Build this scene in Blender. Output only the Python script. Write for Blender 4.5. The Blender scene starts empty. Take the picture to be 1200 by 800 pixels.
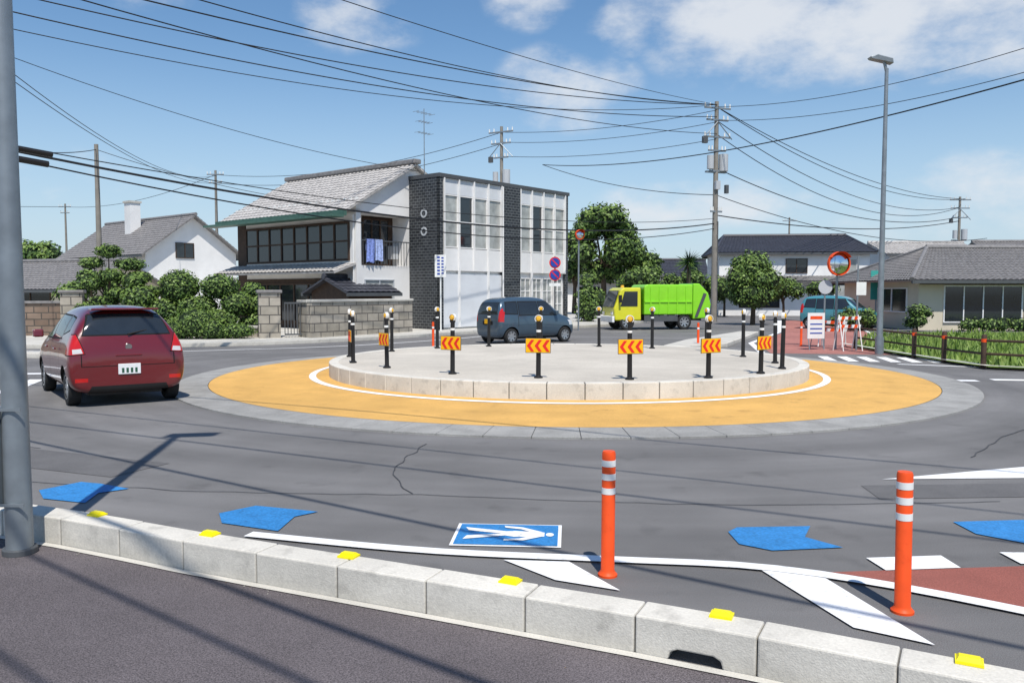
import bpy, bmesh, math, random
from mathutils import Vector, Matrix, noise
random.seed(7)
sc=bpy.context.scene
R=math.radians
# ------------------------------------------------------------------ materials
def mat(name,col,rough=.7,var=.15,scale=4,bump=0,bscale=60,metal=0,spec=.4,coat=0,speck=0,sscale=150,big=0,wear=0,chip=0,dirt=0):
    m=bpy.data.materials.new(name);m.use_nodes=True
    nt=m.node_tree;N=nt.nodes;L=nt.links
    b=N['Principled BSDF']
    b.inputs['Roughness'].default_value=rough;b.inputs['Metallic'].default_value=metal
    b.inputs['Specular IOR Level'].default_value=spec;b.inputs['Coat Weight'].default_value=coat
    b.inputs['Coat Roughness'].default_value=.05
    tc=N.new('ShaderNodeTexCoord')
    last=None
    def apply(fac,amt,last,lo=.3,hi=.7,a=None,b_=None):
        mr=N.new('ShaderNodeMapRange');mr.inputs[1].default_value=lo;mr.inputs[2].default_value=hi
        mr.inputs[3].default_value=1-amt if a is None else a;mr.inputs[4].default_value=1+amt if b_ is None else b_
        L.new(fac,mr.inputs[0])
        mx=N.new('ShaderNodeVectorMath');mx.operation='SCALE'
        if last is None: mx.inputs[0].default_value=col[:3]
        else: L.new(last,mx.inputs[0])
        L.new(mr.outputs[0],mx.inputs['Scale'])
        return mx.outputs[0]
    def nz_(sc_,det=3):
        n=N.new('ShaderNodeTexNoise');n.inputs['Scale'].default_value=sc_;n.inputs['Detail'].default_value=det
        L.new(tc.outputs['Object'],n.inputs['Vector']);return n.outputs['Fac']
    if var: last=apply(nz_(scale),var,last)
    if speck: last=apply(nz_(sscale,1),speck,last)
    if big: last=apply(nz_(.35,5),big,last)
    if wear: # tyre-polished circular bands around the roundabout centre
        v=N.new('ShaderNodeVectorMath');v.operation='SUBTRACT';L.new(tc.outputs['Object'],v.inputs[0]);v.inputs[1].default_value=(1.15,17.96,0)
        ln=N.new('ShaderNodeVectorMath');ln.operation='LENGTH';L.new(v.outputs[0],ln.inputs[0])
        sm=N.new('ShaderNodeVectorMath');sm.operation='SCALE';L.new(tc.outputs['Object'],sm.inputs[0]);sm.inputs['Scale'].default_value=.07
        ad=N.new('ShaderNodeVectorMath');ad.operation='ADD';L.new(sm.outputs[0],ad.inputs[0])
        cb=N.new('ShaderNodeCombineXYZ');L.new(ln.outputs['Value'],cb.inputs[2]);L.new(cb.outputs[0],ad.inputs[1])
        n=N.new('ShaderNodeTexNoise');n.inputs['Scale'].default_value=1.9;n.inputs['Detail'].default_value=4;L.new(ad.outputs[0],n.inputs['Vector'])
        last=apply(n.outputs['Fac'],wear,last)
        # small oil drips and dark blotches
        last=apply(nz_(2.3,6),0,last,.60,.72,1,.80)
    if chip:
        last=apply(nz_(16,7),0,last,.60,.70,1,1-chip)
    if dirt:
        sp=N.new('ShaderNodeSeparateXYZ');L.new(tc.outputs['Object'],sp.inputs[0])
        n=N.new('ShaderNodeMath');n.operation='MULTIPLY_ADD';L.new(nz_(5,4),n.inputs[0]);n.inputs[1].default_value=-.16;L.new(sp.outputs[2],n.inputs[2])
        last=apply(n.outputs[0],0,last,-.10,.03,1-dirt,1)
        last=apply(nz_(7,6),0,last,.56,.70,1,1-dirt*.7)
    if last is None: b.inputs['Base Color'].default_value=(*col[:3],1)
    else: L.new(last,b.inputs['Base Color'])
    if bump:
        n=N.new('ShaderNodeTexNoise');n.inputs['Scale'].default_value=bscale;n.inputs['Detail'].default_value=2
        L.new(tc.outputs['Object'],n.inputs['Vector'])
        bp=N.new('ShaderNodeBump');bp.inputs['Strength'].default_value=bump;bp.inputs['Distance'].default_value=.01
        L.new(n.outputs['Fac'],bp.inputs['Height']);L.new(bp.outputs[0],b.inputs['Normal'])
    return m
asphalt=mat('asphalt',(.158,.154,.152),.88,.08,1.2,.5,140,speck=.30,sscale=170,big=.15,wear=.16)
patchm=mat('asphalt_patch',(.125,.122,.122),.88,.12,2,.5,140,speck=.28,sscale=170)
tarm=mat('tar_seal',(.05,.05,.052),.6,.2,9)
walkasph=mat('walk_asphalt',(.120,.104,.108),.9,.12,1.5,.9,110,speck=.5,sscale=130,big=.16)
concrete=mat('concrete',(.52,.50,.45),.85,.10,3,.3,80,speck=.08,sscale=90,big=.12)
kerbm=mat('kerb_concrete',(.60,.57,.505),.85,.10,2.2,.25,110,speck=.07,sscale=60,big=.10,dirt=.28)
islandtop=mat('island_concrete',(.50,.46,.395),.9,.08,1.3,.2,60,speck=.10,sscale=40,big=.12)
ringm=mat('ring_concrete',(.29,.285,.27),.85,.14,3,.3,80,speck=.15,sscale=60,big=.12)
yellowm=mat('ochre_paving',(.62,.36,.10),.85,.08,1.5,.4,120,speck=.22,sscale=110,big=.10,wear=.05)
redm=mat('red_paving',(.29,.095,.072),.85,.12,2,.4,120,speck=.25,sscale=120,big=.12)
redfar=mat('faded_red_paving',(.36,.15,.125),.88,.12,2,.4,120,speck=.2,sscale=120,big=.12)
white=mat('white_paint',(.81,.81,.80),.6,.05,6,.1,90,speck=.06,sscale=60,big=.05,chip=.25)
bluep=mat('blue_paint',(.030,.20,.48),.6,.10,6,.2,90,speck=.18,sscale=60,big=.1,chip=.25)
earth=mat('earth',(.16,.14,.09),.95,.3,.6)
grassm=mat('grass',(.13,.20,.04),.9,.3,3,.4,20)
steel=mat('galvanized_steel',(.26,.29,.31),.45,.14,6,metal=.5)
dsteel=mat('dark_steel',(.08,.085,.09),.5,.1)
black=mat('black_plastic',(.014,.013,.013),.45,.1)
rubber=mat('rubber',(.02,.02,.02),.85,.1)
conpole=mat('concrete_pole',(.24,.22,.19),.85,.12,3)
orange=mat('orange_plastic',(.80,.085,.015),.5,.08,9,spec=.25,chip=.12)
refw=mat('reflective_white',(.78,.78,.75),.5,.05)
yel=mat('yellow_reflector',(.85,.72,.0),.4,.04)
signy=mat('sign_yellow',(.9,.45,.0),.5,.04)
signr=mat('sign_red',(.7,.02,.015),.5,.04)
signb=mat('sign_blue',(.02,.06,.35),.4,.04)
amber=mat('amber_lens',(.75,.42,.04),.2,.04)
glass=mat('window_glass',(.02,.025,.03),.06,.1,spec=.8)
glassc=mat('window_curtain',(.36,.37,.35),.25,.3,2,spec=.8)
wallw=mat('white_wall',(.77,.76,.74),.8,.05,1.2,big=.07,chip=.06)
wallgrey=mat('grey_panel',(.46,.48,.50),.7,.08,1.2)
lowpanel=mat('light_panel',(.64,.66,.68),.7,.06,1.2)
wallcream=mat('cream_wall',(.60,.54,.42),.85,.07,1.2)
brown=mat('brown_wood',(.06,.035,.022),.7,.25,5)
tile=mat('roof_tile',(.20,.19,.185),.5,.22,5,spec=.5)
tilel=mat('roof_tile_light',(.42,.40,.38),.6,.22,4,spec=.4)
tiled=mat('roof_tile_dark',(.05,.052,.065),.45,.2,4)
green_metal=mat('green_fascia',(.06,.13,.10),.5,.15)
def brickmat(name,c1,c2,mortar,w,h,rough=.8,mort=.02):
    m=bpy.data.materials.new(name);m.use_nodes=True
    nt=m.node_tree;N=nt.nodes;L=nt.links;b=N['Principled BSDF'];b.inputs['Roughness'].default_value=rough
    tc=N.new('ShaderNodeTexCoord');sep=N.new('ShaderNodeSeparateXYZ');L.new(tc.outputs['Object'],sep.inputs[0])
    ad=N.new('ShaderNodeMath');ad.operation='ADD';L.new(sep.outputs[0],ad.inputs[0]);L.new(sep.outputs[1],ad.inputs[1])
    cb=N.new('ShaderNodeCombineXYZ');L.new(ad.outputs[0],cb.inputs[0]);L.new(sep.outputs[2],cb.inputs[1])
    br=N.new('ShaderNodeTexBrick');br.inputs['Color1'].default_value=(*c1,1);br.inputs['Color2'].default_value=(*c2,1);br.inputs['Mortar'].default_value=(*mortar,1)
    br.inputs['Scale'].default_value=1;br.inputs['Brick Width'].default_value=w;br.inputs['Row Height'].default_value=h;br.inputs['Mortar Size'].default_value=mort
    L.new(cb.outputs[0],br.inputs['Vector'])
    n=N.new('ShaderNodeTexNoise');n.inputs['Scale'].default_value=3;L.new(tc.outputs['Object'],n.inputs['Vector'])
    mr=N.new('ShaderNodeMapRange');mr.inputs[3].default_value=.6;mr.inputs[4].default_value=1.4;L.new(n.outputs['Fac'],mr.inputs[0])
    vm=N.new('ShaderNodeVectorMath');vm.operation='SCALE';L.new(br.outputs['Color'],vm.inputs[0]);L.new(mr.outputs[0],vm.inputs['Scale'])
    L.new(vm.outputs[0],b.inputs['Base Color'])
    bp=N.new('ShaderNodeBump');bp.inputs['Strength'].default_value=.6;bp.inputs['Distance'].default_value=.02;bp.invert=True
    L.new(br.outputs['Fac'],bp.inputs['Height']);L.new(bp.outputs[0],b.inputs['Normal'])
    return m
darkbrick=brickmat('dark_glazed_brick',(.018,.020,.024),(.04,.044,.05),(.15,.16,.16),.26,.13,rough=.5,mort=.012)
stonew=brickmat('stone_block',(.29,.26,.21),(.40,.36,.30),(.10,.09,.08),.62,.32)
brownw=brickmat('brown_block',(.16,.11,.08),(.22,.16,.12),(.07,.06,.05),.5,.25)
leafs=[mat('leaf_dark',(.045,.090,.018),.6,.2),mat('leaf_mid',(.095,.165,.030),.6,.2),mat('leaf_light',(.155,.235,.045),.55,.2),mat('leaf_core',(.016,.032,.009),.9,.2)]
bark=mat('bark',(.09,.065,.045),.95,.3,8,.6,30)
# ------------------------------------------------------------------ mesh helper
class M:
    def __init__(s): s.v=[];s.f=[];s.mi=[];s.mats=[]
    def add(s,vs,fs,m):
        if m not in s.mats: s.mats.append(m)
        k=s.mats.index(m);o=len(s.v);s.v+=[tuple(p) for p in vs]
        for f in fs: s.f.append([o+i for i in f]);s.mi.append(k)
        return s
    def box(s,x0,x1,y0,y1,z0,z1,m):
        vs=[(x0,y0,z0),(x1,y0,z0),(x1,y1,z0),(x0,y1,z0),(x0,y0,z1),(x1,y0,z1),(x1,y1,z1),(x0,y1,z1)]
        return s.add(vs,[(0,3,2,1),(4,5,6,7),(0,1,5,4),(1,2,6,5),(2,3,7,6),(3,0,4,7)],m)
    def cyl(s,p0,p1,r0,r1,seg,m,cap=True):
        p0=Vector(p0);p1=Vector(p1);d=(p1-p0).normalized()
        a=d.orthogonal().normalized();b=d.cross(a)
        vs=[];n=seg
        for p,r in((p0,r0),(p1,r1)):
            for i in range(n):
                t=2*math.pi*i/n;vs.append(p+a*r*math.cos(t)+b*r*math.sin(t))
        fs=[(i,(i+1)%n,n+(i+1)%n,n+i) for i in range(n)]
        if cap: fs+=[tuple(range(n-1,-1,-1)),tuple(range(n,2*n))]
        return s.add(vs,fs,m)
    def prism(s,pts,d,m):
        n=len(pts);d=Vector(d);vs=[Vector(p) for p in pts]+[Vector(p)+d for p in pts]
        fs=[tuple(range(n-1,-1,-1)),tuple(range(n,2*n))]+[(i,(i+1)%n,n+(i+1)%n,n+i) for i in range(n)]
        return s.add(vs,fs,m)
    def poly(s,pts,m): return s.add(pts,[tuple(range(len(pts)))],m)
    def lathe(s,prof,c,seg,m,axis='z',sweep=2*math.pi):
        c=Vector(c);vs=[];k=len(prof)
        for i in range(seg):
            t=sweep*i/seg
            for r,h in prof:
                if axis=='z': vs.append(c+Vector((r*math.cos(t),r*math.sin(t),h)))
                elif axis=='y': vs.append(c+Vector((r*math.cos(t),h,r*math.sin(t))))
                else: vs.append(c+Vector((h,r*math.cos(t),r*math.sin(t))))
        fs=[]
        for i in range(seg):
            j=(i+1)%seg
            for q in range(k-1): fs.append((i*k+q,j*k+q,j*k+q+1,i*k+q+1))
        return s.add(vs,fs,m)
    def obj(s,name,parent=None,loc=(0,0,0),rz=0,bevel=0,smooth=False,recalc=True):
        me=bpy.data.meshes.new(name);me.from_pydata(s.v,[],s.f)
        for m in s.mats: me.materials.append(m)
        me.polygons.foreach_set('material_index',s.mi)
        if recalc:
            bm=bmesh.new();bm.from_mesh(me);bmesh.ops.recalc_face_normals(bm,faces=bm.faces);bm.to_mesh(me);bm.free()
        if smooth: me.shade_smooth()
        o=bpy.data.objects.new(name,me);sc.collection.objects.link(o)
        o.location=loc;o.rotation_euler=(0,0,rz)
        if smooth:
            md=o.modifiers.new('es','EDGE_SPLIT');md.split_angle=R(38)
        if bevel:
            b=o.modifiers.new('b','BEVEL');b.width=bevel;b.segments=2;b.limit_method='ANGLE'
        if parent: o.parent=parent
        return o
def empty(name,loc=(0,0,0),rz=0):
    e=bpy.data.objects.new(name,None);sc.collection.objects.link(e);e.location=loc;e.rotation_euler=(0,0,rz);e.empty_display_size=.2
    return e
# ------------------------------------------------------------------ ground
M().poly([(-2500,-2500,-.03),(2500,-2500,-.03),(2500,2500,-.03),(-2500,2500,-.03)],earth).obj('ground')
M().poly([(-60,-30,0),(60,-30,0),(60,70,0),(-60,70,0)],asphalt).obj('road')
CX,CY=1.15,17.96
def ring(r0,z0,r1,z1,m,o,n=180):
    vs=[];fs=[]
    for i in range(n):
        t=2*math.pi*i/n;c,s_=math.cos(t),math.sin(t)
        vs+=[(CX+r0*c,CY+r0*s_,z0),(CX+r1*c,CY+r1*s_,z1)]
    for i in range(n):
        j=(i+1)%n;fs.append((2*i,2*j,2*j+1,2*i+1))
    o.add(vs,fs,m)
def arcblocks(r0,r1,zf,n,gap,m,name,bev=0,sub=4):
    o=M()
    for i in range(n):
        a0=2*math.pi*i/n+gap/r1/2;a1=2*math.pi*(i+1)/n-gap/r1/2
        vs=[];fs=[]
        for k in range(sub+1):
            a=a0+(a1-a0)*k/sub
            for r in (r0,r1):
                zb,zt=zf(r)
                vs+=[(CX+r*math.cos(a),CY+r*math.sin(a),zb),(CX+r*math.cos(a),CY+r*math.sin(a),zt)]
        for k in range(sub):
            b=4*k;fs+=[(b+1,b+5,b+7,b+3),(b,b+1,b+5,b+4)[::-1],(b+2,b+3,b+7,b+6),(b,b+2,b+6,b+4)]
        fs+=[(0,1,3,2),(4*sub,4*sub+2,4*sub+3,4*sub+1)]
        o.add(vs,fs,m)
    return o.obj(name,bevel=bev)
AZ=lambda r:.045+(7.3-r)/(7.3-5.0)*.055
o=M();ring(7.3,.045,4.9,.102,yellowm,o);o.obj('yellow_apron')
darkj=mat('joint',(.12,.115,.105),.9,.1)
o=M();ring(7.9,.004,7.3,.025,darkj,o);o.obj('apron_ring_bed')
arcblocks(7.31,7.95,lambda r:(-.01,.046 if r<7.5 else .028),82,.008,ringm,'apron_edge_ring',.004)
o=M();ring(5.42,AZ(5.42)+.005,5.28,AZ(5.28)+.005,white,o);o.obj('white_ring_line')
arcblocks(4.82,5.02,lambda r:(.05,.37),52,.014,kerbm,'island_kerb',.014)
o=M();ring(4.995,.06,4.995,.345,darkj,o);o.obj('island_kerb_joint')
o=M();vs=[(CX,CY,.40)];n=120
for i in range(n): vs.append((CX+4.83*math.cos(2*math.pi*i/n),CY+4.83*math.sin(2*math.pi*i/n),.362))
o.add(vs,[(0,1+i,1+(i+1)%n) for i in range(n)],islandtop);o.obj('island_pavement')
# ------------------------------------------------------------------ foreground kerb & walk
def resample(pts,step):
    pts=[Vector((p[0],p[1],0)) for p in pts]
    d=[]
    for i in range(len(pts)-1):
        p0=pts[max(i-1,0)];p1=pts[i];p2=pts[i+1];p3=pts[min(i+2,len(pts)-1)]
        for k in range(12):
            t=k/12;d.append(.5*((2*p1)+(-p0+p2)*t+(2*p0-5*p1+4*p2-p3)*t*t+(-p0+3*p1-3*p2+p3)*t**3))
    d.append(pts[-1]);out=[d[0]];acc=0
    for i in range(1,len(d)):
        seg=(d[i]-d[i-1]).length
        while acc+seg>=step:
            t=(step-acc)/seg;q=d[i-1]+(d[i]-d[i-1])*t;out.append(q);d[i-1]=q;seg=(d[i]-q).length;acc=0
        acc+=seg
    return out
KP=[(-12,9.6),(-8,7.9),(-6,7.1),(-3.96,6.3),(-3.01,5.91),(-2.025,5.43),(-1.02,4.98),(-.04,4.54),(1.007,4.06),(1.95,3.55),(2.9,3.0),(4.4,2.1),(6,1.1)]
kp=resample(KP,.6)
def offs(pts,d):
    out=[]
    for i,p in enumerate(pts):
        a=pts[max(i-1,0)];b=pts[min(i+1,len(pts)-1)];t=(b-a).normalized();out.append(p+Vector((t.y,-t.x,0))*d)
    return out
KH=.2;KT=.21
inner=offs(kp,KT)
o=M()
for i in range(len(kp)-1):
    A,B=kp[i],kp[i+1];A2,B2=inner[i],inner[i+1]
    g=.0035;t=(B-A).normalized()*g
    a,b,a2,b2=A+t,B-t,A2+t,B2-t
    mid=(a2+b2)/2
    ln=(b2-a2);dz=random.uniform(-.003,.003)
    if abs(mid.x-.95)<.3:   # drain slot block
        fr=[(0,0),(.28,0),(.30,.045),(.36,.062),(.66,.062),(.72,.045),(.74,0),(1,0),(1,KH),(0,KH)]
        n=len(fr)
        vs=[a2+ln*s_+Vector((0,0,z)) for s_,z in fr]+[a+(b-a)*s_+Vector((0,0,z)) for s_,z in fr]
        o.add(vs,[tuple(range(n)),tuple(range(2*n-1,n-1,-1))]+[(k,(k+1)%n,n+(k+1)%n,n+k) for k in range(n)],kerbm)
    else:
        up=Vector((0,0,KH+dz));sh=Vector((t.y,-t.x,0)).normalized()*random.uniform(-.003,.003)
        a,b,a2,b2=a+sh,b+sh,a2+sh,b2+sh
        o.add([a2,b2,b,a,a2+up,b2+up,b+up,a+up],[(0,3,2,1),(4,5,6,7),(0,1,5,4),(1,2,6,5),(2,3,7,6),(3,0,4,7)],kerbm)
o.obj('concrete_kerb',bevel=.010)
def strip(pts,w,z,m,name=None,o=None):
    l=offs(pts,-w/2);r=offs(pts,w/2);oo=o or M();n=len(pts)
    vs=[(p.x,p.y,z) for p in l]+[(p.x,p.y,z) for p in r]
    oo.add(vs,[(i,i+1,n+i+1,n+i) for i in range(n-1)],m)
    if name: return oo.obj(name)
j=offs(kp,.010);j2=offs(kp,KT-.010)
o=M()
for i in range(len(kp)-1):
    mid=(inner[i]+inner[i+1])/2
    if abs(mid.x-.95)<.3: continue
    o.add([(p.x,p.y,z) for z in(0.0,KH-.014) for p in (j[i],j[i+1],j2[i+1],j2[i])],[(0,1,5,4),(1,2,6,5),(2,3,7,6),(3,0,4,7),(4,5,6,7)],darkj)
o.obj('kerb_mortar')
strip(offs(kp,KT+.03),.055,.012,concrete,'kerb_footing')
strip(offs(kp,-.10),.2,.004,patchm,'gutter')
wk=offs(kp,KT-.01);n=len(wk)
M().add([(p.x,p.y,.006) for p in wk]+[(p.x-14,p.y-30,.006) for p in wk],[(i,i+1,n+i+1,n+i) for i in range(n-1)],walkasph).obj('sidewalk')
for (x,y) in [(-3.01,5.91),(-2.025,5.43),(-1.02,4.98),(-.04,4.54),(1.007,4.06),(1.95,3.55),(-4.0,6.32),(2.9,3.0)]:
    e=empty('kerb_reflector',(x+.03,y-.06,KH),R(-25+random.uniform(-3,3)))
    M().prism([(-.055,-.04,0),(.055,-.04,0),(.055,.045,0),(-.055,.045,0)],(0,0,.012),yel).obj('base',e)
    M().add([(-.05,-.035,.012),(.05,-.035,.012),(.05,.04,.012),(-.05,.04,.012),(-.04,-.015,.028),(.04,-.015,.028),(.04,.02,.028),(-.04,.02,.028)],[(4,5,6,7),(0,1,5,4),(1,2,6,5),(2,3,7,6),(3,0,4,7)],yel).obj('lens',e)
# grit and dead leaves collected along the kerb
o=M();grit=[mat('grit_light',(.30,.28,.24),.9,.2),mat('grit_dark',(.10,.09,.08),.9,.2),mat('dead_leaf',(.20,.12,.05),.8,.2)]
for i in range(520):
    k=random.randrange(4,len(kp)-2);p=kp[k].lerp(kp[k+1],random.random())
    t=(kp[k+1]-kp[k]).normalized();nrm=Vector((t.y,-t.x,0))
    d=-abs(random.gauss(0,.10))-.01 if random.random()<.55 else KT+.06+abs(random.gauss(0,.12))
    p=p+nrm*d;s_=random.uniform(.002,.007);a=random.uniform(0,6.28)
    z=.012;pts=[Vector((p.x+s_*math.cos(a+q*2.1)*random.uniform(.6,1.3),p.y+s_*math.sin(a+q*2.1),z)) for q in range(3)]
    o.add(pts+[Vector((p.x,p.y,z+s_*.8))],[(0,1,3),(1,2,3),(2,0,3)],random.choice(grit[:2]) if i%9 else grit[2])
o.obj('gutter_grit',recalc=False)
# ------------------------------------------------------------------ markings
V=lambda l:[Vector((x,y,0)) for x,y in l]
strip(resample([(-1.95,6.02),(-.59,5.63),(.687,5.44),(1.51,5.32),(2.13,5.06),(2.88,4.54),(4.5,3.2),(6,1.8)],.25),.12,.016,white,'edge_line')
def mark(name,pts,m,z=.008): M().poly([(x,y,z) for x,y in pts],m).obj(name)
mark('hatch_marking',[(-.057,5.44),(.38,5.40),(.65,4.87),(.27,5.05)],white,.012)
mark('hatch_marking',[(1.60,5.27),(1.95,5.17),(2.15,4.10),(1.826,4.32)],white,.012)
mark('red_lane',[(1.95,5.2),(3.4,5.33),(6,5.0),(8,4.2),(8,-1),(4.5,3.2),(2.88,4.54),(2.13,5.06)],redm,.007)
mark('dash_marking',[(2.39,5.48),(2.92,5.53),(2.92,5.28),(2.41,5.23)],white,.012)
mark('dash_marking',[(3.36,5.6),(3.9,5.58),(3.9,5.33),(3.36,5.36)],white,.012)
mark('blue_arrow_marking',[(1.62,6.10),(1.72,6.22),(2.29,6.25),(2.15,5.97),(2.33,5.72),(1.81,5.65),(1.62,5.8)],bluep)
mark('blue_arrow_marking',[(-2.38,6.62),(-2.155,6.86),(-1.917,6.78),(-1.586,6.67),(-1.74,6.52),(-1.76,6.12),(-2.26,6.34)],bluep)
mark('blue_arrow_marking',[(-4.29,7.4),(-4.08,7.73),(-3.86,7.66),(-3.5,7.46),(-3.7,7.3),(-3.64,6.95),(-4.08,7.1)],bluep)
mark('blue_arrow_marking',[(3.45,6.37),(4.3,6.45),(4.15,6.1),(4.3,5.82),(3.67,5.82),(3.45,6.05)],bluep)
mark('lane_line',[(3.55,7.84),(5.4,8.45),(9,9.4),(9,9.0),(5.1,7.9)],white)
mark('lane_line',[(-8.9,14.6),(-9.6,16.9),(-9.9,16.9),(-9.2,14.5)],white)
# asphalt repairs and sealed cracks
mark('asphalt_repair',[(-6.5,9.0),(-3.9,7.95),(-3.6,8.6),(-6.2,9.7)],patchm,.004)
mark('asphalt_repair',[(3.2,7.1),(6.0,7.25),(6.0,7.75),(3.25,7.6)],patchm,.004)
def crack(pts,w=.022):
    q=resample(pts,.12)
    for k,p in enumerate(q):
        p.x+=.05*noise.noise(Vector((p.x*3,p.y*3,1)));p.y+=.05*noise.noise(Vector((p.x*3,p.y*3,9)))
    strip(q,w,.006,tarm,'sealed_crack')
crack([(-5.2,7.9),(-3,7.4),(-.6,7.2),(1.8,6.9),(4.2,7.0)],.012);crack([(-.9,7.25),(-1.2,8.3),(-1.0,9.8)],.012)
crack([(5.0,8.9),(6.8,10.8),(9.5,12.2)],.016);crack([(-8.0,11.5),(-6.6,10.0),(-5.4,9.4)],.014)
e=empty('pedestrian_marking',(-.03,6.02,0),R(-4))
M().poly([(-.40,-.28,.008),(.395,-.28,.008),(.395,.28,.008),(-.40,.28,.008)],white).obj('border',e)
M().poly([(-.375,-.255,.012),(.37,-.255,.012),(.37,.255,.012),(-.375,.255,.012)],bluep).obj('field',e)
o=M();z=.016
o.poly([(.31+.03*math.cos(t*.524),.0+.045*math.sin(t*.524),z) for t in range(12)],white)
o.poly([(.27,.05,z),(.27,-.05,z),(.05,-.07,z),(-.04,-.03,z),(-.04,.06,z),(.05,.08,z)],white)
o.poly([(-.02,.065,z+.001),(-.02,.0,z+.001),(-.30,.07,z+.001),(-.33,.15,z+.001)],white)
o.poly([(-.02,.01,z+.0015),(-.02,-.045,z+.0015),(-.32,-.15,z+.0015),(-.30,-.06,z+.0015)],white)
o.poly([(.26,.05,z+.002),(.10,.17,z+.002),(-.04,.20,z+.002),(-.03,.155,z+.002),(.09,.12,z+.002),(.18,.04,z+.002)],white)
o.poly([(.26,-.05,z+.002),(.12,-.16,z+.002),(-.02,-.17,z+.002),(-.02,-.13,z+.002),(.09,-.115,z+.002),(.18,-.04,z+.002)],white)
o.obj('figure',e,recalc=False)
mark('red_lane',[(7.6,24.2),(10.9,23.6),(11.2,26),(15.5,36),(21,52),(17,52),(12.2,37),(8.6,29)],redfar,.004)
mark('lane_line',[(7.3,24.4),(7.5,24.4),(8.5,29),(12.1,37),(17,52),(16.7,52),(11.9,37),(8.3,29)],white)
mark('lane_line',[(11.0,23.6),(11.15,23.6),(11.45,26),(15.7,36),(21.2,52),(21.0,52),(15.55,36),(11.3,26)],white)
for k in range(7):
    x=8.2+k*.5;mark('crosswalk_marking',[(x,21.4-.1*k),(x+.26,21.35-.1*k),(x+.6,23.0-.1*k),(x+.34,23.05-.1*k)],white)
for k in range(8):
    x=9.0+k*1.1;mark('yield_marking',[(x-.3,16.6+.1*k),(x+.4,16.5+.1*k),(x+.45,16.8+.1*k),(x-.25,16.9+.1*k)],white)
mark('lane_line',[(9.6,20.6),(14,18.3),(20,15.8),(20,15.6),(13.9,18.15),(9.6,20.4)],white)
strip(resample([(-20,22.6),(-12,24.4),(-8,25.9),(-5,28.0),(-2,32),(0,36),(3,41)],.5),.14,.008,white,'edge_line')
mark('lane_line',[(-14,17.6),(-9.8,18.0),(-9.8,18.3),(-14,18.0)],white)
def raised(name,pts,h,m,km):
    e=empty(name)
    M().prism([(x,y,-.01) for x,y in pts],(0,0,h+.01),km).obj('kerb',e,bevel=.02)
    c=Vector((sum(p[0] for p in pts)/len(pts),sum(p[1] for p in pts)/len(pts)))
    M().poly([(c.x+(x-c.x)*.9,c.y+(y-c.y)*.9,h+.004) for x,y in pts],m).obj('paving',e)
raised('splitter_island',[(4.7,25.6),(5.1,25.2),(7.0,26.8),(10.3,34.5),(9.6,34.8),(6.0,28.6)],.15,concrete,kerbm)
raised('splitter_island',[(-9.4,21.3),(-9.1,21.9),(-11,23.2),(-15.5,23.4),(-15.5,22.9),(-11.5,22.0)],.15,concrete,kerbm)
pv=resample([(-40,25.2),(-20,25.4),(-15.5,26.2),(-10,27.2),(-6.9,29.2),(-4.2,32.2),(-1.5,35.8),(1.5,39.2),(5,43.5),(8,49),(11,60)],.6)
strip(pv,.18,.13,kerbm,'far_kerb_top')
o=M();n=len(pv);l=offs(pv,.09)
o.add([(p.x,p.y,0) for p in l]+[(p.x,p.y,.13) for p in l],[(i,i+1,n+i+1,n+i) for i in range(n-1)],kerbm).obj('far_kerb_face')
l=offs(pv,-.08)
M().add([(p.x,p.y,.126) for p in l]+[(p.x-12,p.y+35,.126) for p in l],[(i,i+1,n+i+1,n+i) for i in range(n-1)],concrete).obj('pavement')
fld=[(11.15,27),(11.05,24),(11.05,21),(11.15,19.2),(12,18.6),(16,17.6),(40,14),(60,36),(17.5,36),(15,31)]
M().poly([(x,y,.05) for x,y in fld],grassm).obj('field')
o=M()
gm=[leafs[2],mat('grass_light',(.19,.28,.05),.7,.2),mat('grass_blade',(.23,.31,.08),.7,.2),leafs[1]]
for i in range(12000):
    y=random.uniform(17.5,35);x=random.uniform(11.2,24)
    if y<19.2 and y<19.2-(x-11.2)*.3+.1: continue
    if x<11.2+max(0,(y-27))*.5: continue
    h=random.uniform(.05,.24)*(1.3 if noise.noise(Vector((x*.8,y*.8,0)))>.1 else .6);a=random.uniform(0,6.28);w=random.uniform(.02,.06)
    dx,dy=math.cos(a)*w,math.sin(a)*w;lx,ly=random.uniform(-.08,.08),random.uniform(-.08,.08)
    o.add([(x-dx,y-dy,.04),(x+dx,y+dy,.04),(x+lx+dx*.2,y+ly+dy*.2,.05+h)],[(0,1,2)],random.choice(gm))
o.obj('grass',recalc=False)
strip(V([(11.0,27.5),(10.95,24),(10.95,21),(11.05,19.1),(11.9,18.45),(16,17.4),(30,15)]),.2,.10,kerbm,'field_kerb')
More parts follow.
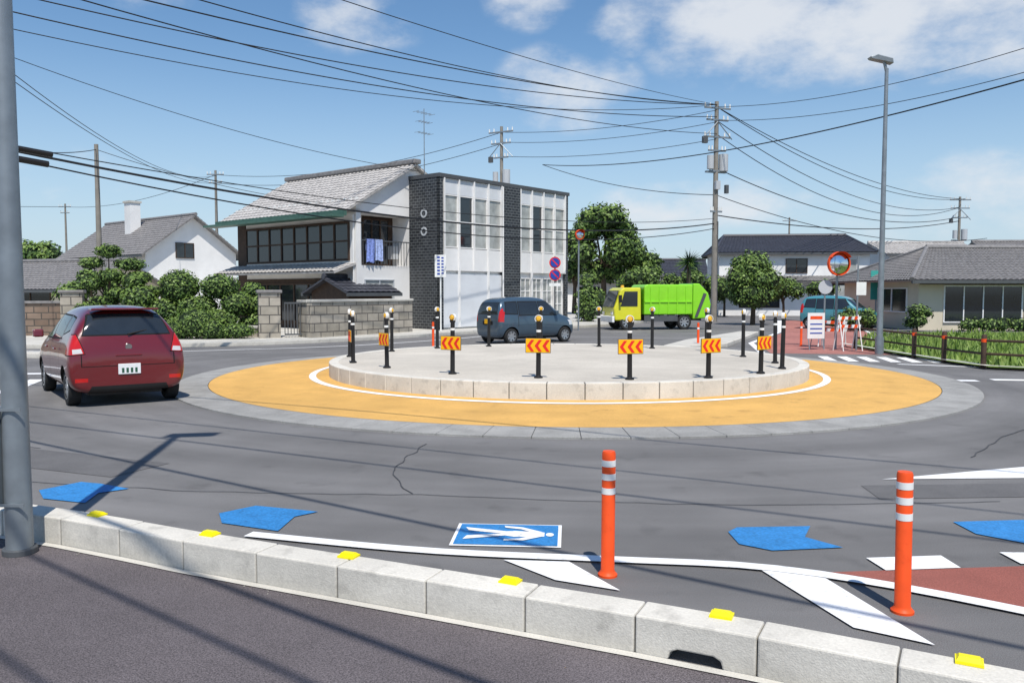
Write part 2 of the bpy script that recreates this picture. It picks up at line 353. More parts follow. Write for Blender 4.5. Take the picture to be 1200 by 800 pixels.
# ------------------------------------------------------------------ foliage
def foliage(o,blobs,dens,size,rough=.28,core=.80,inner=.78):
    for (cx,cy,cz,rx,ry,rz) in blobs:
        bm=bmesh.new();bmesh.ops.create_icosphere(bm,subdivisions=2,radius=1)
        bm.verts.ensure_lookup_table()
        vs=[]
        for v in bm.verts:
            k=core*(1+rough*.8*noise.noise(v.co*1.7+Vector((cx,cy,cz))))
            vs.append((cx+v.co.x*rx*k,cy+v.co.y*ry*k,cz+v.co.z*rz*k))
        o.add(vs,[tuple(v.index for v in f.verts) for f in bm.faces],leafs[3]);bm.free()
        area=4*math.pi*((rx*ry)**1.6/3+(rx*rz)**1.6/3+(ry*rz)**1.6/3)**(1/1.6)
        for i in range(int(area*dens)):
            d=Vector((random.gauss(0,1),random.gauss(0,1),random.gauss(0,1))).normalized()
            nz=noise.noise(d*2.2+Vector((cx*1.3,cy,cz)))
            k=random.uniform(inner,1.02)*(1+rough*nz)+ (random.random()**6)*.6*rough
            p=Vector((cx+d.x*rx*k,cy+d.y*ry*k,cz+d.z*rz*k))
            nn=(d+Vector((random.uniform(-1,1),random.uniform(-1,1),random.uniform(-.4,1.1)))*.7).normalized()
            a=nn.orthogonal().normalized();b=nn.cross(a);t=random.uniform(0,6.28)
            a,b=a*math.cos(t)+b*math.sin(t),b*math.cos(t)-a*math.sin(t)
            s_=size*random.uniform(.6,1.3)
            r=random.random()+.4*nz+.4*d.z+.1  # upward sides get lighter leaf colours, painting in lit tops
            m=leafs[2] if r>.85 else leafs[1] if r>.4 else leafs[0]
            o.add([p-a*s_,p-b*s_*.55,p+a*s_,p+b*s_*.55],[(0,1,2,3)],m)
def tree(name,loc,h,blobs,trunk=.12,dens=60,size=.1,rough=.28,core=.8,inner=.78):
    e=empty(name,loc)
    o=M();top=Vector((random.uniform(-.1,.1),0,h*.55))
    o.cyl((0,0,-.05),top,trunk,trunk*.6,8,bark)
    for b in blobs[:9]:
        o.cyl(top*random.uniform(.6,1),Vector(b[:3]),trunk*.45,trunk*.15,6,bark)
    o.obj('trunk',e,smooth=True)
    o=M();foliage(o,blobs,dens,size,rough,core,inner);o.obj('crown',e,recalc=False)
    return e
def rb(n,cx,cy,cz,R_,Rz,r0,r1,flat=.8):
    out=[]
    for i in range(n):
        a=random.uniform(0,6.28);q=random.uniform(.2,1)**.5
        z=random.uniform(-1,1);w=math.sqrt(max(0,1-z*z*.8))
        r=random.uniform(r0,r1)
        out.append((cx+R_*q*w*math.cos(a),cy+R_*q*w*math.sin(a),cz+z*Rz,r,r,r*flat))
    return out
# ------------------------------------------------------------------ roofs & houses
def tileroof(o,p00,p10,p11,p01,m,rib=.28,amp=.035,rows=.30):
    p00,p10,p11,p01=map(Vector,(p00,p10,p11,p01))
    nrm=(p10-p00).cross(p01-p00).normalized()
    if nrm.z<0:nrm=-nrm
    L1=(p10-p00).length;L2=max((p01-p00).length,.1)
    nu=max(4,int(L1/rib))*4;nv=max(2,int(L2/rows))
    vs=[];fs=[]
    for j_ in range(nv):
        for e_ in(0,1):
            v=(j_+e_)/nv;step=.03*(1-e_)
            a=p00.lerp(p01,v);b=p10.lerp(p11,v)
            for i in range(nu+1):
                h=amp*abs(math.sin(math.pi*i/4))
                vs.append(a.lerp(b,i/nu)+nrm*(h+step))
    w=nu+1
    for r in range(2*nv-1):
        for i in range(nu): fs.append((r*w+i,r*w+i+1,(r+1)*w+i+1,(r+1)*w+i))
    o.add(vs,fs,m)
    o.prism([p00,p10,p11,p01],nrm*-.08,m)
def win(par,name,axis,a0,a1,z0,z1,pos,nv,fm=white,gm=glass,fw=.05,nh=0,dirn=-1):
    g=M();f=M()
    def bx(o,u0,u1,d0,d1,w0,w1,m):
        lo,hi=sorted((pos+dirn*d0,pos+dirn*d1))
        if axis=='x': o.box(u0,u1,lo,hi,w0,w1,m)
        else: o.box(lo,hi,u0,u1,w0,w1,m)
    bx(g,a0+fw*.5,a1-fw*.5,-.02,.02,z0+fw*.5,z1-fw*.5,gm);g.obj(name+'_glass',par)
    bx(f,a0,a1,-.02,.07,z0,z0+fw,fm);bx(f,a0,a1,-.02,.07,z1-fw,z1,fm)
    for i in range(nv+2):
        u=a0+(a1-a0-fw)*i/(nv+1);bx(f,u,u+fw,-.02,.06,z0+fw,z1-fw,fm)
    for i in range(nh):
        z=z0+(z1-z0)*(i+1)/(nh+1);bx(f,a0+fw,a1-fw,-.02,.05,z-fw*.4,z+fw*.4,fm)
    f.obj(name+'_frame',par)
def house(name,loc,rz,w,d,he,hr,roofm,wallm,ov=.5,wins=(),hip=0):
    e=empty(name,loc,rz);hw,hd=w/2,d/2
    o=M();o.box(-hw,hw,-hd,hd,-.05,he,wallm).obj('walls',e)
    if not hip:
        o=M()
        for s_ in(-1,1):
            o.prism([(s_*hw,-hd,he),(s_*hw,hd,he),(s_*hw,0,hr-.12)],(-s_*.15,0,0),wallm)
        o.obj('gables',e)
    dz=(hr-he)*ov/hd
    o=M();rx=hw+ov-hip
    tileroof(o,(-hw-ov,-hd-ov,he-dz),(hw+ov,-hd-ov,he-dz),(rx,0,hr),(-rx,0,hr),roofm)
    tileroof(o,(hw+ov,hd+ov,he-dz),(-hw-ov,hd+ov,he-dz),(-rx,0,hr),(rx,0,hr),roofm)
    if hip:
        for s_ in(-1,1):
            tileroof(o,(s_*(hw+ov),-hd-ov,he-dz),(s_*(hw+ov),hd+ov,he-dz),(s_*rx,.01,hr),(s_*rx,-.01,hr),roofm)
            for t_ in(-1,1): o.cyl((s_*(hw+ov),t_*(hd+ov),he-dz+.05),(s_*rx,0,hr+.05),.10,.10,8,roofm)
    o.cyl((-rx-.03,0,hr+.06),(rx+.03,0,hr+.06),.13,.13,8,roofm)
    for s_ in(-1,1): o.box(-hw-ov,hw+ov,s_*(hd+ov)-.06,s_*(hd+ov)+.06,he-dz-.16,he-dz-.02,dsteel)
    o.obj('roof',e)
    for i,(ax,a0,a1,z0,z1,nv,gm_,fm_) in enumerate(wins):
        if ax=='f': win(e,'window_%d'%i,'x',a0,a1,z0,z1,-hd,nv,fm_,gm_)
        if ax=='r': win(e,'window_%d'%i,'y',a0,a1,z0,z1,hw,nv,fm_,gm_,dirn=1)
        if ax=='l': win(e,'window_%d'%i,'y',a0,a1,z0,z1,-hw,nv,fm_,gm_)
    return e
# main white building
B=empty('white_commercial_building',(-3.23,36.7,0),math.atan2(.77,.64))
M().box(.02,9.6,.12,5.5,0,6.85,wallw).obj('box_walls',B)
M().box(-.05,9.7,-.10,5.6,6.85,7.02,dsteel).box(.2,9.4,.2,5.3,7.02,7.05,concrete).obj('parapet_cap',B)
o=M();o.box(-.02,.0199,-.06,1.87,0,6.85,darkbrick);o.box(-.02,.22,-.06,.1,0,6.85,darkbrick);o.obj('brick_side_pier',B)
M().box(4.27,5.58,-.10,.1,0,6.85,darkbrick).obj('brick_pier',B)
M().box(9.42,9.62,-.06,.1,0,6.85,darkbrick).obj('brick_end_pier',B)
o=M();o.lathe([(.12,-.03),(.2,-.03),(.2,-.05),(.12,-.05)],(0,.9,5.3),16,wallgrey,'x');o.lathe([(.12,-.03),(.2,-.03),(.2,-.05),(.12,-.05)],(0,.9,4.5),16,wallgrey,'x');o.obj('pier_emblems',B)
def facade(x0,x1,n,nm):
    w=(x1-x0)
    M().box(x0,x1,-.01,.1,6.15,6.84,lowpanel).obj(nm+'_frieze',B)
    M().box(x0,x1,-.03,.1,2.75,3.75,wallw).obj(nm+'_spandrel',B)
    f=M();k=w/n
    for i in range(n+1):
        x=min(max(x0+i*k,x0+.04),x1-.04);f.box(x-.035,x+.035,-.10,.0,.2 if i%2 else 2.75,6.84,wallw)
    f.obj(nm+'_fins',B)
    for i in range(n):
        win(B,nm+'_win%d'%i,'x',x0+i*k+.02,x0+(i+1)*k-.02,3.78,6.14,.06,0,wallw,glassc if i%3!=1 else glass,.05,1)
facade(.25,4.25,4,'west');facade(5.6,9.4,4,'east')
M().box(.25,4.25,-.02,.1,.2,2.6,lowpanel).obj('lower_panel',B)
for i in range(4): win(B,'shop_window%d'%i,'x',5.75+i*.9,6.55+i*.9,.5,2.5,.1,1,wallw,glassc,.05,2)
M().box(-3.1,4.1,3.0,10.9,0,5.3,wallw).obj('house_walls',B)
M().box(-3.1,-.03,1.87,3.0,0,2.95,wallw).box(-3.1,-2.85,1.87,3.0,2.95,5.35,wallw).box(-3.1,-.03,1.87,3.0,5.2,5.5,wallw).obj('balcony_bay',B)
o=M();o.prism([(-3.4,1.87,5.5),(4.1,1.87,5.5),(.3,1.87,7.55)],(0,.3,0),wallw);o.obj('gable_wall',B)
M().box(-2.9,-1.9,2.95,2.99,3.0,5.2,wallw).box(-1.9,-.05,2.95,2.99,3.0,5.2,brown).obj('balcony_back',B)
win(B,'balcony_door','x',-1.9,-.3,3.0,5.1,2.95,2,brown,glass,.07,1)
o=M()
for i in range(17): x=-2.8+i*.17;o.box(x,x+.02,1.80,1.82,2.98,4.0,dsteel)
o.box(-2.85,-.05,1.785,1.835,4.0,4.05,dsteel);o.obj('balcony_rail',B)
# laundry: two cloths with folds hanging over the rail
for (x0,x1,zb,cl) in((-2.62,-2.18,3.08,(.20,.27,.60)),(-2.14,-1.72,3.16,(.34,.42,.68))):
    fm=mat('laundry_cloth',cl,.9,.35,12);o=M();nu,nv=14,8;vs=[]
    for j_ in range(nv+1):
        for i in range(nu+1):
            u=i/nu;v=j_/nv;vs.append((x0+(x1-x0)*(u+.02*math.sin(v*5)),1.76-.045*v*math.sin(u*13+x0*3)-.02*v,4.08-(4.08-zb)*v+.03*math.sin(u*6)*v))
    vs+=[(x0+(x1-x0)*i/nu,1.84,4.09) for i in range(nu+1)]+[(x0+(x1-x0)*i/nu,1.86,3.6) for i in range(nu+1)]
    w=nu+1;fs=[(r*w+i,r*w+i+1,(r+1)*w+i+1,(r+1)*w+i) for r in range(nv) for i in range(nu)]
    b0=(nv+1)*w;fs+=[(i,i+1,b0+i+1,b0+i) for i in range(nu)]+[(b0+i,b0+i+1,b0+w+i+1,b0+w+i) for i in range(nu)]
    o.add(vs,fs,fm).obj('hanging_laundry',B,recalc=False)
win(B,'lower_window','x',-2.7,-1.0,1.5,2.35,1.87,1,wallgrey,glassc)
win(B,'upper_glazing','y',2.3,10.2,3.15,4.85,-3.1,7,brown,glass,.09,1)
M().box(-3.13,-3.1,10.2,10.9,0,5.2,brown).box(-3.14,-3.1,2.3,10.9,.1,2.4,brown).obj('timber_and_shaded_wall',B)  # end strip: dark wall with its shadow painted in brown; lower band is timber
win(B,'lower_glazing','y',3,9.5,.4,2.2,-3.14,5,brown,glass,.08)
o=M();tileroof(o,(-4.3,1.9,2.65),(-4.3,11.2,2.65),(-3.1,11.2,3.05),(-3.1,1.9,3.05),tilel);o.obj('awning_roof',B)
o=M()
tileroof(o,(-3.9,1.6,5.2),(-3.9,11.3,5.2),(.2,11.3,7.6),(.2,1.6,7.6),tilel)
tileroof(o,(4.5,11.3,5.2),(4.5,1.6,5.2),(.2,1.6,7.6),(.2,11.3,7.6),tilel)
o.obj('tile_roof',B)
M().box(-.02,.42,1.5,11.4,7.58,7.80,tile).obj('roof_ridge',B,bevel=.05)
o=M()
for k in range(24): o.box(-3.0,-2.94,1.9+k*.4,2.05+k*.4,5.76,5.84,refw)
o.obj('snow_guards',B)
M().box(-4.05,-3.9,1.5,11.4,4.98,5.22,green_metal).box(-4.7,-4.05,1.5,11.4,4.9,5.0,green_metal).obj('green_eave',B)
o=M();o.cyl((.6,1.5,7.0),(.6,1.5,10.1),.025,.02,6,steel)
for z,l in((9.9,.5),(9.5,.35),(9.0,.4)):
    o.cyl((.6-l,1.5,z),(.6+l,1.5,z),.012,.012,4,steel)
    for k in range(5): o.cyl((.6-l+k*l/2,1.3,z),(.6-l+k*l/2,1.7,z),.01,.01,4,steel)
o.obj('tv_antenna',B)
M().box(-.4,.0,2.6,2.9,3.3,3.9,wallgrey).obj('ac_unit',B)
M().cyl((-3.16,2.0,.1),(-3.16,2.0,5.1),.04,.04,8,wallw).cyl((4.2,-.16,.1),(4.2,-.16,6.8),.04,.04,8,wallw).obj('downpipes',B)
def wall(name,p0,p1,h,t,m,cap=None):
    p0=Vector(p0);p1=Vector(p1);L_=(p1-p0).length;e=empty(name,(p0.x,p0.y,0),math.atan2(p1.y-p0.y,p1.x-p0.x))
    M().box(0,L_,-t/2,t/2,0,h,m).obj('wall',e)
    if cap: M().box(-.03,L_+.03,-t/2-.05,t/2+.05,h,h+.1,cap).obj('coping',e,bevel=.02)
wall('stone_wall',(-7.4,30.2),(-4.3,34.9),1.42,.25,stonew,concrete)
wall('stone_wall',(-7.4,30.35),(-7.9,31.0),1.40,.25,stonew,concrete)
for p in((-8.9,30.3),(-17.0,32.0)):
    e=empty('gate_pillar',(p[0],p[1],0),R(20));M().box(-.38,.38,-.3,.3,0,1.75,stonew).obj('pillar',e);M().box(-.45,.45,-.37,.37,1.75,1.87,tile).obj('cap',e,bevel=.03)
e=empty('metal_gate',(-8.4,30.5,0),R(15));o=M()
for i in range(9): o.box(i*.11,i*.11+.03,-.02,.02,.2,1.4,dsteel)
o.box(0,.92,-.025,.025,.2,.26,dsteel).box(0,.92,-.025,.025,1.36,1.42,dsteel);o.obj('bars',e)
wall('garden_wall',(-22,30.5),(-17.3,32.1),1.35,.25,brownw,tile)
wall('garden_wall',(-26,29),(-22.1,30.5),1.35,.25,brownw,tile)
wall('low_stone_wall',(-9.4,30.6),(-16.5,31.5),.45,.2,stonew,concrete)
house('garden_shed',(-7.0,36.2,0),R(50),2.4,2.5,1.9,2.4,tiled,brown,.3)
h=house('white_gabled_house',(-28.1,64.2,0),R(-39.7),13,7,4.75,7.3,tile,wallw,.55,
  wins=[('r',-1.3,.1,4.2,5.3,1,glass,brown),('r',-2.5,-1.0,.9,2.4,1,glass,brown),('f',-5,-2,1,3.2,2,glass,brown),('f',0,4,1,3.2,3,glass,brown)])
M().box(-.4,.5,-1.6,-.8,5,8.5,wallw).box(-.48,.58,-1.68,-.72,8.5,8.65,concrete).obj('chimney',h)
house('low_tiled_house',(-27.5,50,0),R(-20),10,6,2.2,3.6,tile,wallcream,.6,wins=[('f',-3,3,.6,2,3,glass,brown)])
h=house('two_storey_house',(21.6,66,0),R(-6),11,7,4.9,6.2,tiled,wallw,.4,
  wins=[('f',-4.5,-2.5,3.2,4.3,1,glass,brown),('f',-.6,1.0,3.2,4.3,1,glass,brown),('f',2.8,4.6,3.2,4.3,1,glassc,wallw),('f',-4,-1,.6,2.4,2,glass,brown),('f',1,4,.6,2.4,2,glassc,wallw),('r',-1,1,3,4.2,1,glass,brown)],hip=1.2)
o=M();tileroof(o,(-5.8,-4.7,2.6),(3,-4.7,2.6),(3,-3.5,3.0),(-5.8,-3.5,3.0),tile);o.obj('porch_roof',h)
h=house('tiled_bungalow',(25.2,43.2,0),R(2),12.4,8,2.6,4.05,tile,wallcream,.7,
  wins=[('f',-5.0,-1.2,.35,2.1,3,glass,white),('f',.3,1.3,.1,2.1,0,glass,white),('f',2,5.5,.6,2.0,2,glassc,white),('l',-3,0,.8,2,1,glass,white)],hip=3.2)
M().box(-6.15,-.8,-4.05,-4.0,2.15,2.4,brown).box(-1.1,-.2,-4.04,-4.0,0,2.4,brown).obj('timber_trim',h)
for nm,x,y,rz,w,d,he,hr,rm in [('distant_house',8,75,10,9,7,2.9,4.4,tile),('distant_house',14,84,-5,10,7,3.0,5.0,tiled),('distant_house',37,90,8,12,8,5.2,6.8,tile),('distant_house',-45,85,-20,11,8,3.5,5.4,tiled),('distant_house',34,70,0,7,6,5,5.9,tilel),('distant_house',48,75,0,12,8,4.6,6.3,tile),('distant_house',-14,80,20,9,7,3.5,5.4,tile)]:
    house(nm,(x,y,0),R(rz),w,d,he,hr,rm,wallw,.5,wins=[('f',-3,-1,he-1.7,he-.6,1,glass,white),('f',1,3,he-1.7,he-.6,1,glass,white)])
# ------------------------------------------------------------------ vegetation
SH=dict(trunk=.08,dens=210,size=.055,rough=.10,core=.9,inner=.9)
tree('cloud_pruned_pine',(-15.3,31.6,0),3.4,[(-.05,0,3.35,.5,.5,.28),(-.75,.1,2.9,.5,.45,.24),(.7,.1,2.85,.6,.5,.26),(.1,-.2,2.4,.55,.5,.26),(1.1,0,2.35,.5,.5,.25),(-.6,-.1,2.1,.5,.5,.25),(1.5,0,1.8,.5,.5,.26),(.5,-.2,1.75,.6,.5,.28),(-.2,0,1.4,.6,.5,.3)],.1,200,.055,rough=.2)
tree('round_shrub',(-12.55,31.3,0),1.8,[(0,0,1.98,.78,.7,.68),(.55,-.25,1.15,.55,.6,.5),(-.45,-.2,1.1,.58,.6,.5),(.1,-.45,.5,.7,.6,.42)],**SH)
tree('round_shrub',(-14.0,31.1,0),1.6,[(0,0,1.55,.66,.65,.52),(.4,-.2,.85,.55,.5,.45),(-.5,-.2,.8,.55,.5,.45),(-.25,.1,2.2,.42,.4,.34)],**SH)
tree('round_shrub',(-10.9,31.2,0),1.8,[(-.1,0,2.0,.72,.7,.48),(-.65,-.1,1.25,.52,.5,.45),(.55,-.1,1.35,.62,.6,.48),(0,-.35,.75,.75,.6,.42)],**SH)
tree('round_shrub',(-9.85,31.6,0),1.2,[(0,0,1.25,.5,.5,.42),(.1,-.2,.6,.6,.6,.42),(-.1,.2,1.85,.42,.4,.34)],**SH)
BS=dict(trunk=.05,dens=260,size=.045,rough=.12,core=.88,inner=.88)
tree('azalea_bush',(-11.3,29.5,.1),.6,[(0,0,.6,.75,.6,.55),(-.5,0,.4,.5,.5,.4),(.55,0,.38,.5,.5,.38)],**BS)
tree('azalea_bush',(-9.9,29.7,.1),.4,[(0,0,.3,.7,.4,.28),(-.6,0,.25,.5,.4,.25)],**BS)
tree('azalea_bush',(-13.2,29.9,.1),.4,[(0,0,.35,.6,.4,.3),(-.8,0,.3,.6,.4,.28)],**BS)
tree('round_shrub',(-15.9,31.0,0),.9,[(0,0,.9,.6,.5,.55),(.5,.1,.6,.6,.5,.5)],**SH)
tree('broadleaf_tree',(6.9,62,0),7.5,rb(20,0,0,5.3,2.2,2.2,.8,1.35)+[(0,0,7.2,1.4,1.3,.9),(1.4,0,6.2,1.2,1.2,.9),(-1.2,0,6.4,1.2,1.2,.9)],.25,26,.15)
tree('broadleaf_tree',(9.2,64,0),5.5,rb(9,0,0,4.0,1.4,1.6,.7,1.1),.2,26,.15)
tree('broadleaf_tree',(4.8,64,0),5.5,rb(8,0,0,4.6,1.0,2.0,.7,1.1),.2,26,.15)
tree('camphor_tree',(13.1,45,0),3.8,rb(12,0,0,2.3,.95,1.2,.55,.8)+[(0,0,3.3,1.0,1.0,.75),(.6,0,2.4,1.0,1,.8),(-.6,0,2.5,1.0,1,.8),(0,-.3,1.7,1.2,1,.8)],.15,75,.085,rough=.2)
tree('garden_tree',(17.1,52,0),2.6,rb(6,0,0,1.8,.7,.6,.5,.7),.1,50,.10)
tree('garden_tree',(18.8,50,0),2.4,rb(6,0,0,1.6,.7,.6,.4,.6),.1,50,.10)
tree('garden_tree',(5.0,52,0),2.6,rb(6,0,0,1.7,.7,.9,.5,.7),.1,50,.10)
tree('conical_shrub',(4.3,47,0),2.2,[(0,0,.8,.7,.7,.8),(0,0,1.5,.55,.55,.6),(0,0,2.1,.3,.3,.45)],.08,90,.08)
for x,y,zz in((8.4,57,2.3),(10.4,59,2.6),(12.6,60,2.6),(15.4,60,2.2)):
    tree('garden_tree',(x,y,0),3,rb(7,0,0,zz,1.3,.7,.6,.9),.1,40,.11)
e=empty('yucca_palm',(11.3,53,0));o=M();o.cyl((0,0,0),(0,0,3.5),.14,.12,8,bark).obj('trunk',e)
o=M()
for i in range(150):
    d=Vector((random.gauss(0,1),random.gauss(0,1),random.gauss(.3,.8))).normalized();c=Vector((0,0,3.7));s_=d.orthogonal().normalized()*.06
    o.poly([c+d*.1-s_,c+d*.1+s_,c+d*random.uniform(.7,1.15)+Vector((0,0,-.15))],random.choice(leafs[:2]))
o.obj('crown',e,recalc=False)
o=M();bl=[]
for i in range(110):
    x=random.uniform(-110,130);y=random.uniform(105,135)
    r=random.uniform(1.6,3.2);bl.append((x,y,random.uniform(.8,2.8),r*1.7,r,r))
foliage(o,bl,1.8,.45);o.obj('distant_trees',recalc=False)
tree('broadleaf_tree',(-44,75,0),6,rb(9,0,0,4,2.2,1.7,1,1.6),.25,20,.2)
tree('garden_tree',(-20.3,40,0),3,rb(6,0,0,1.9,1.0,.7,.5,.8),.1,50,.1)
tree('garden_tree',(18.4,37.5,0),1.1,rb(5,0,0,.7,.6,.3,.3,.45),.06,90,.07)
tree('garden_shrub',(16.0,38.6,0),1,rb(7,0,0,.5,1.3,.2,.35,.5),.05,90,.07)
tree('hedge',(25,37.8,0),1,[(k*.7-4,random.uniform(-.2,.2),.3,.55,.4,.32) for k in range(12)],.05,90,.07)
# ------------------------------------------------------------------ cars
mat('alloy',(.45,.46,.47),.3,.05,metal=.7)
def wheel(par,name,x,y,r,w,side):
    o=M();h=w/2
    o.lathe([(r*.6,-h*.9),(r*.78,-h),(r*.93,-h*.95),(r,-h*.6),(r,h*.6),(r*.93,h*.95),(r*.78,h),(r*.6,h*.9)],(x,y,r),28,rubber,'y')
    o.obj(name+'_tyre',par,smooth=True)
    o=M();s_=side
    o.lathe([(0,s_*h*.3),(r*.5,s_*h*.25),(r*.6,s_*h*.3),(r*.66,s_*h*.93),(r*.6,s_*h*.95)],(x,y,r),24,dsteel,'y')
    al=bpy.data.materials['alloy']
    for k in range(7):
        t=k*2*math.pi/7;c,sn=math.cos(t),math.sin(t);px,pz=-sn*.045,c*.045
        a=Vector((x+c*r*.08,y+s_*h*.75,r+sn*r*.08));b=Vector((x+c*r*.64,y+s_*h*.88,r+sn*r*.64));q=Vector((px,0,pz))
        o.prism([a-q,a+q,b+q*.7,b-q*.7],(0,-s_*.03,0),al)
    o.lathe([(0,s_*h*.85),(r*.16,s_*h*.85),(r*.18,s_*h*.6)],(x,y,r),12,al,'y')
    o.lathe([(r*.60,s_*h*.97),(r*.66,s_*h*.97),(r*.66,s_*h*.8)],(x,y,r),24,al,'y')
    o.obj(name+'_rim',par)
lensr=mat('tail_lens',(.50,.012,.01),.12,.1,coat=.6);lensc=mat('clear_lens',(.6,.6,.6),.1,.1,coat=.8)
chrome=mat('chrome',(.6,.6,.6),.15,.05,metal=1);platem=mat('plate',(.8,.8,.8),.5,.05,20)
seam=mat('panel_gap',(.006,.006,.006),.9,0)
def car(name,loc,heading,st,paint,axles,wr,track,inl,lvl=3):
    e=empty(name,(loc[0],loc[1],0),math.atan2(heading[1],heading[0]))
    bm=bmesh.new();rings=[]
    for (x,zb,wl,zm,wm,zt,wb,zr,wro) in st:
        hp=[(0,zb),(wl*.7,zb),(wl,zb+.05),(wm,zm),(wb,zt),(wro,zr-.05),(wro*.6,zr),(0,zr+.014)]
        full=hp+[(-y,z) for y,z in hp[-2:0:-1]]
        rings.append([bm.verts.new((x,y,z)) for y,z in full])
    n=len(rings[0])
    for a,b in zip(rings,rings[1:]):
        for i in range(n): bm.faces.new((a[i],a[(i+1)%n],b[(i+1)%n],b[i]))
    bm.faces.new(rings[0]);bm.faces.new(rings[-1][::-1]);bmesh.ops.recalc_face_normals(bm,faces=bm.faces)
    me=bpy.data.meshes.new('b');bm.to_mesh(me);bm.free()
    mats=[paint,glass,seam,lensr,lensc,black,chrome]
    for m in mats: me.materials.append(m)
    ob=bpy.data.objects.new('b',me);sc.collection.objects.link(ob)
    s_=ob.modifiers.new('s','SUBSURF');s_.levels=lvl;s_.render_levels=lvl
    c=M()
    for m in mats:c.mats.append(m)
    for ax in axles:
        for sd in(-1,1):
            c.cyl((ax,sd*(track/2-.22),wr),(ax,sd*(track/2+.5),wr),wr+.055,wr+.055,36,black)
    co=c.obj('c');bo=ob.modifiers.new('bo','BOOLEAN');bo.object=co;bo.operation='DIFFERENCE';bo.solver='EXACT'
    bpy.context.view_layer.update();dg=bpy.context.evaluated_depsgraph_get()
    m2=bpy.data.meshes.new_from_object(ob.evaluated_get(dg))
    bpy.data.objects.remove(ob);bpy.data.objects.remove(co)
    bm=bmesh.new();bm.from_mesh(m2)
    bm.normal_update()
    for (ax,poly,cond,mi) in inl:
        k=0 if ax=='s' else 1
        us=[p[0] for p in poly];zs=[p[1] for p in poly];u0,u1,z0,z1=min(us)-.12,max(us)+.12,min(zs)-.12,max(zs)+.12
        cp=Vector((sum(us)/len(us),sum(zs)/len(zs)))
        for i in range(len(poly)):
            p,q=poly[i],poly[(i+1)%len(poly)]
            d=Vector((q[0]-p[0],q[1]-p[1]))
            nn=Vector((d.y,-d.x))
            no=Vector((nn.x,0,nn.y)) if k==0 else Vector((0,nn.x,nn.y))
            cop=Vector((p[0],0,p[1])) if k==0 else Vector((0,p[0],p[1]))
            fs=[f for f in bm.faces if (lambda c_:u0<c_[k]<u1 and z0<c_.z<z1)(f.calc_center_median()) and cond(f.calc_center_median(),f.normal)]
            if not fs: break
            es={e_ for f in fs for e_ in f.edges};vv={v for f in fs for v in f.verts}
            bmesh.ops.bisect_plane(bm,geom=list(vv)+list(es)+fs,dist=1e-5,plane_co=cop,plane_no=no)
        for f in bm.faces:
            c_=f.calc_center_median()
            if not(u0<c_[k]<u1 and z0<c_.z<z1) or not cond(c_,f.normal): continue
            P=Vector((c_[k],c_.z));ok=True
            for i in range(len(poly)):
                p,q=Vector(poly[i]),Vector(poly[(i+1)%len(poly)])
                cr=(q-p).x*(P-p).y-(q-p).y*(P-p).x
                cc=(q-p).x*(cp-p).y-(q-p).y*(cp-p).x
                if cr*cc<0: ok=False;break
            if ok and f.material_index!=5: f.material_index=mi
    bm.normal_update();bm.to_mesh(m2);bm.free()
    for p in m2.polygons:p.use_smooth=True
    ob=bpy.data.objects.new('body',m2);sc.collection.objects.link(ob);ob.parent=e
    md=ob.modifiers.new('es','EDGE_SPLIT');md.split_angle=R(35)
    i=0
    for ax in axles:
        for sd in(-1,1): wheel(e,'wheel_%d'%i,ax,sd*(track/2),wr,.19,sd);i+=1
    M().box(axles[1]-.3,axles[0]+.3,-track/2+.2,track/2-.2,.16,.3,black).obj('underbody',e)
    return e
side=lambda c,n:abs(n.y)>.45 and abs(c.y)>.3
rear=lambda c,n:n.x<-.2 and c.x<-.9
front=lambda c,n:n.x>.15 and c.x>.2
def grow(poly,g):
    cx=sum(p[0] for p in poly)/len(poly);cz=sum(p[1] for p in poly)/len(poly)
    return [(p[0]+math.copysign(g,p[0]-cx),p[1]+math.copysign(g,p[1]-cz)) for p in poly]
redp=mat('red_car_paint',(.135,.006,.008),.28,.03,coat=1,spec=.5)
st=[(-1.90,.30,.68,.50,.78,.66,.74,.74,.62),(-1.885,.24,.79,.54,.85,.80,.81,.86,.70),(-1.82,.21,.82,.60,.88,.98,.845,1.10,.70),(-1.70,.2,.84,.62,.89,1.05,.84,1.40,.60),(-1.50,.2,.84,.62,.89,1.05,.84,1.54,.57),(-1.0,.2,.84,.62,.875,1.02,.83,1.575,.59),
(-.4,.2,.84,.62,.87,1.0,.83,1.575,.60),(.1,.2,.84,.62,.87,.98,.83,1.545,.60),(.5,.2,.84,.62,.87,.96,.82,1.45,.60),(.85,.2,.84,.62,.87,.95,.82,1.24,.64),(1.18,.2,.84,.62,.87,.92,.81,1.02,.70),(1.5,.2,.83,.60,.86,.84,.79,.92,.66),(1.75,.22,.78,.56,.80,.72,.72,.80,.58),(1.89,.28,.60,.5,.62,.6,.56,.66,.45)]
w1=[(.93,1.02),(.02,1.03),(.02,1.41),(.38,1.41)];w2=[(-.04,1.03),(-.86,1.06),(-.86,1.40),(-.04,1.41)];w3=[(-.94,1.12),(-1.34,1.20),(-1.24,1.37),(-.94,1.40)]
rw=[(-.64,1.13),(.64,1.13),(.52,1.43),(-.52,1.43)]
inl=[('s',grow(w,.025),side,2) for w in(w1,w2,w3)]+[('s',w,side,1) for w in(w1,w2,w3)]
inl+=[('r',grow(rw,.022),rear,2),('r',rw,rear,1),('r',[(-.64,1.03),(.64,1.03),(.54,1.42),(-.54,1.42)],front,1)]
tl=lambda c,n:c.x<-1.56
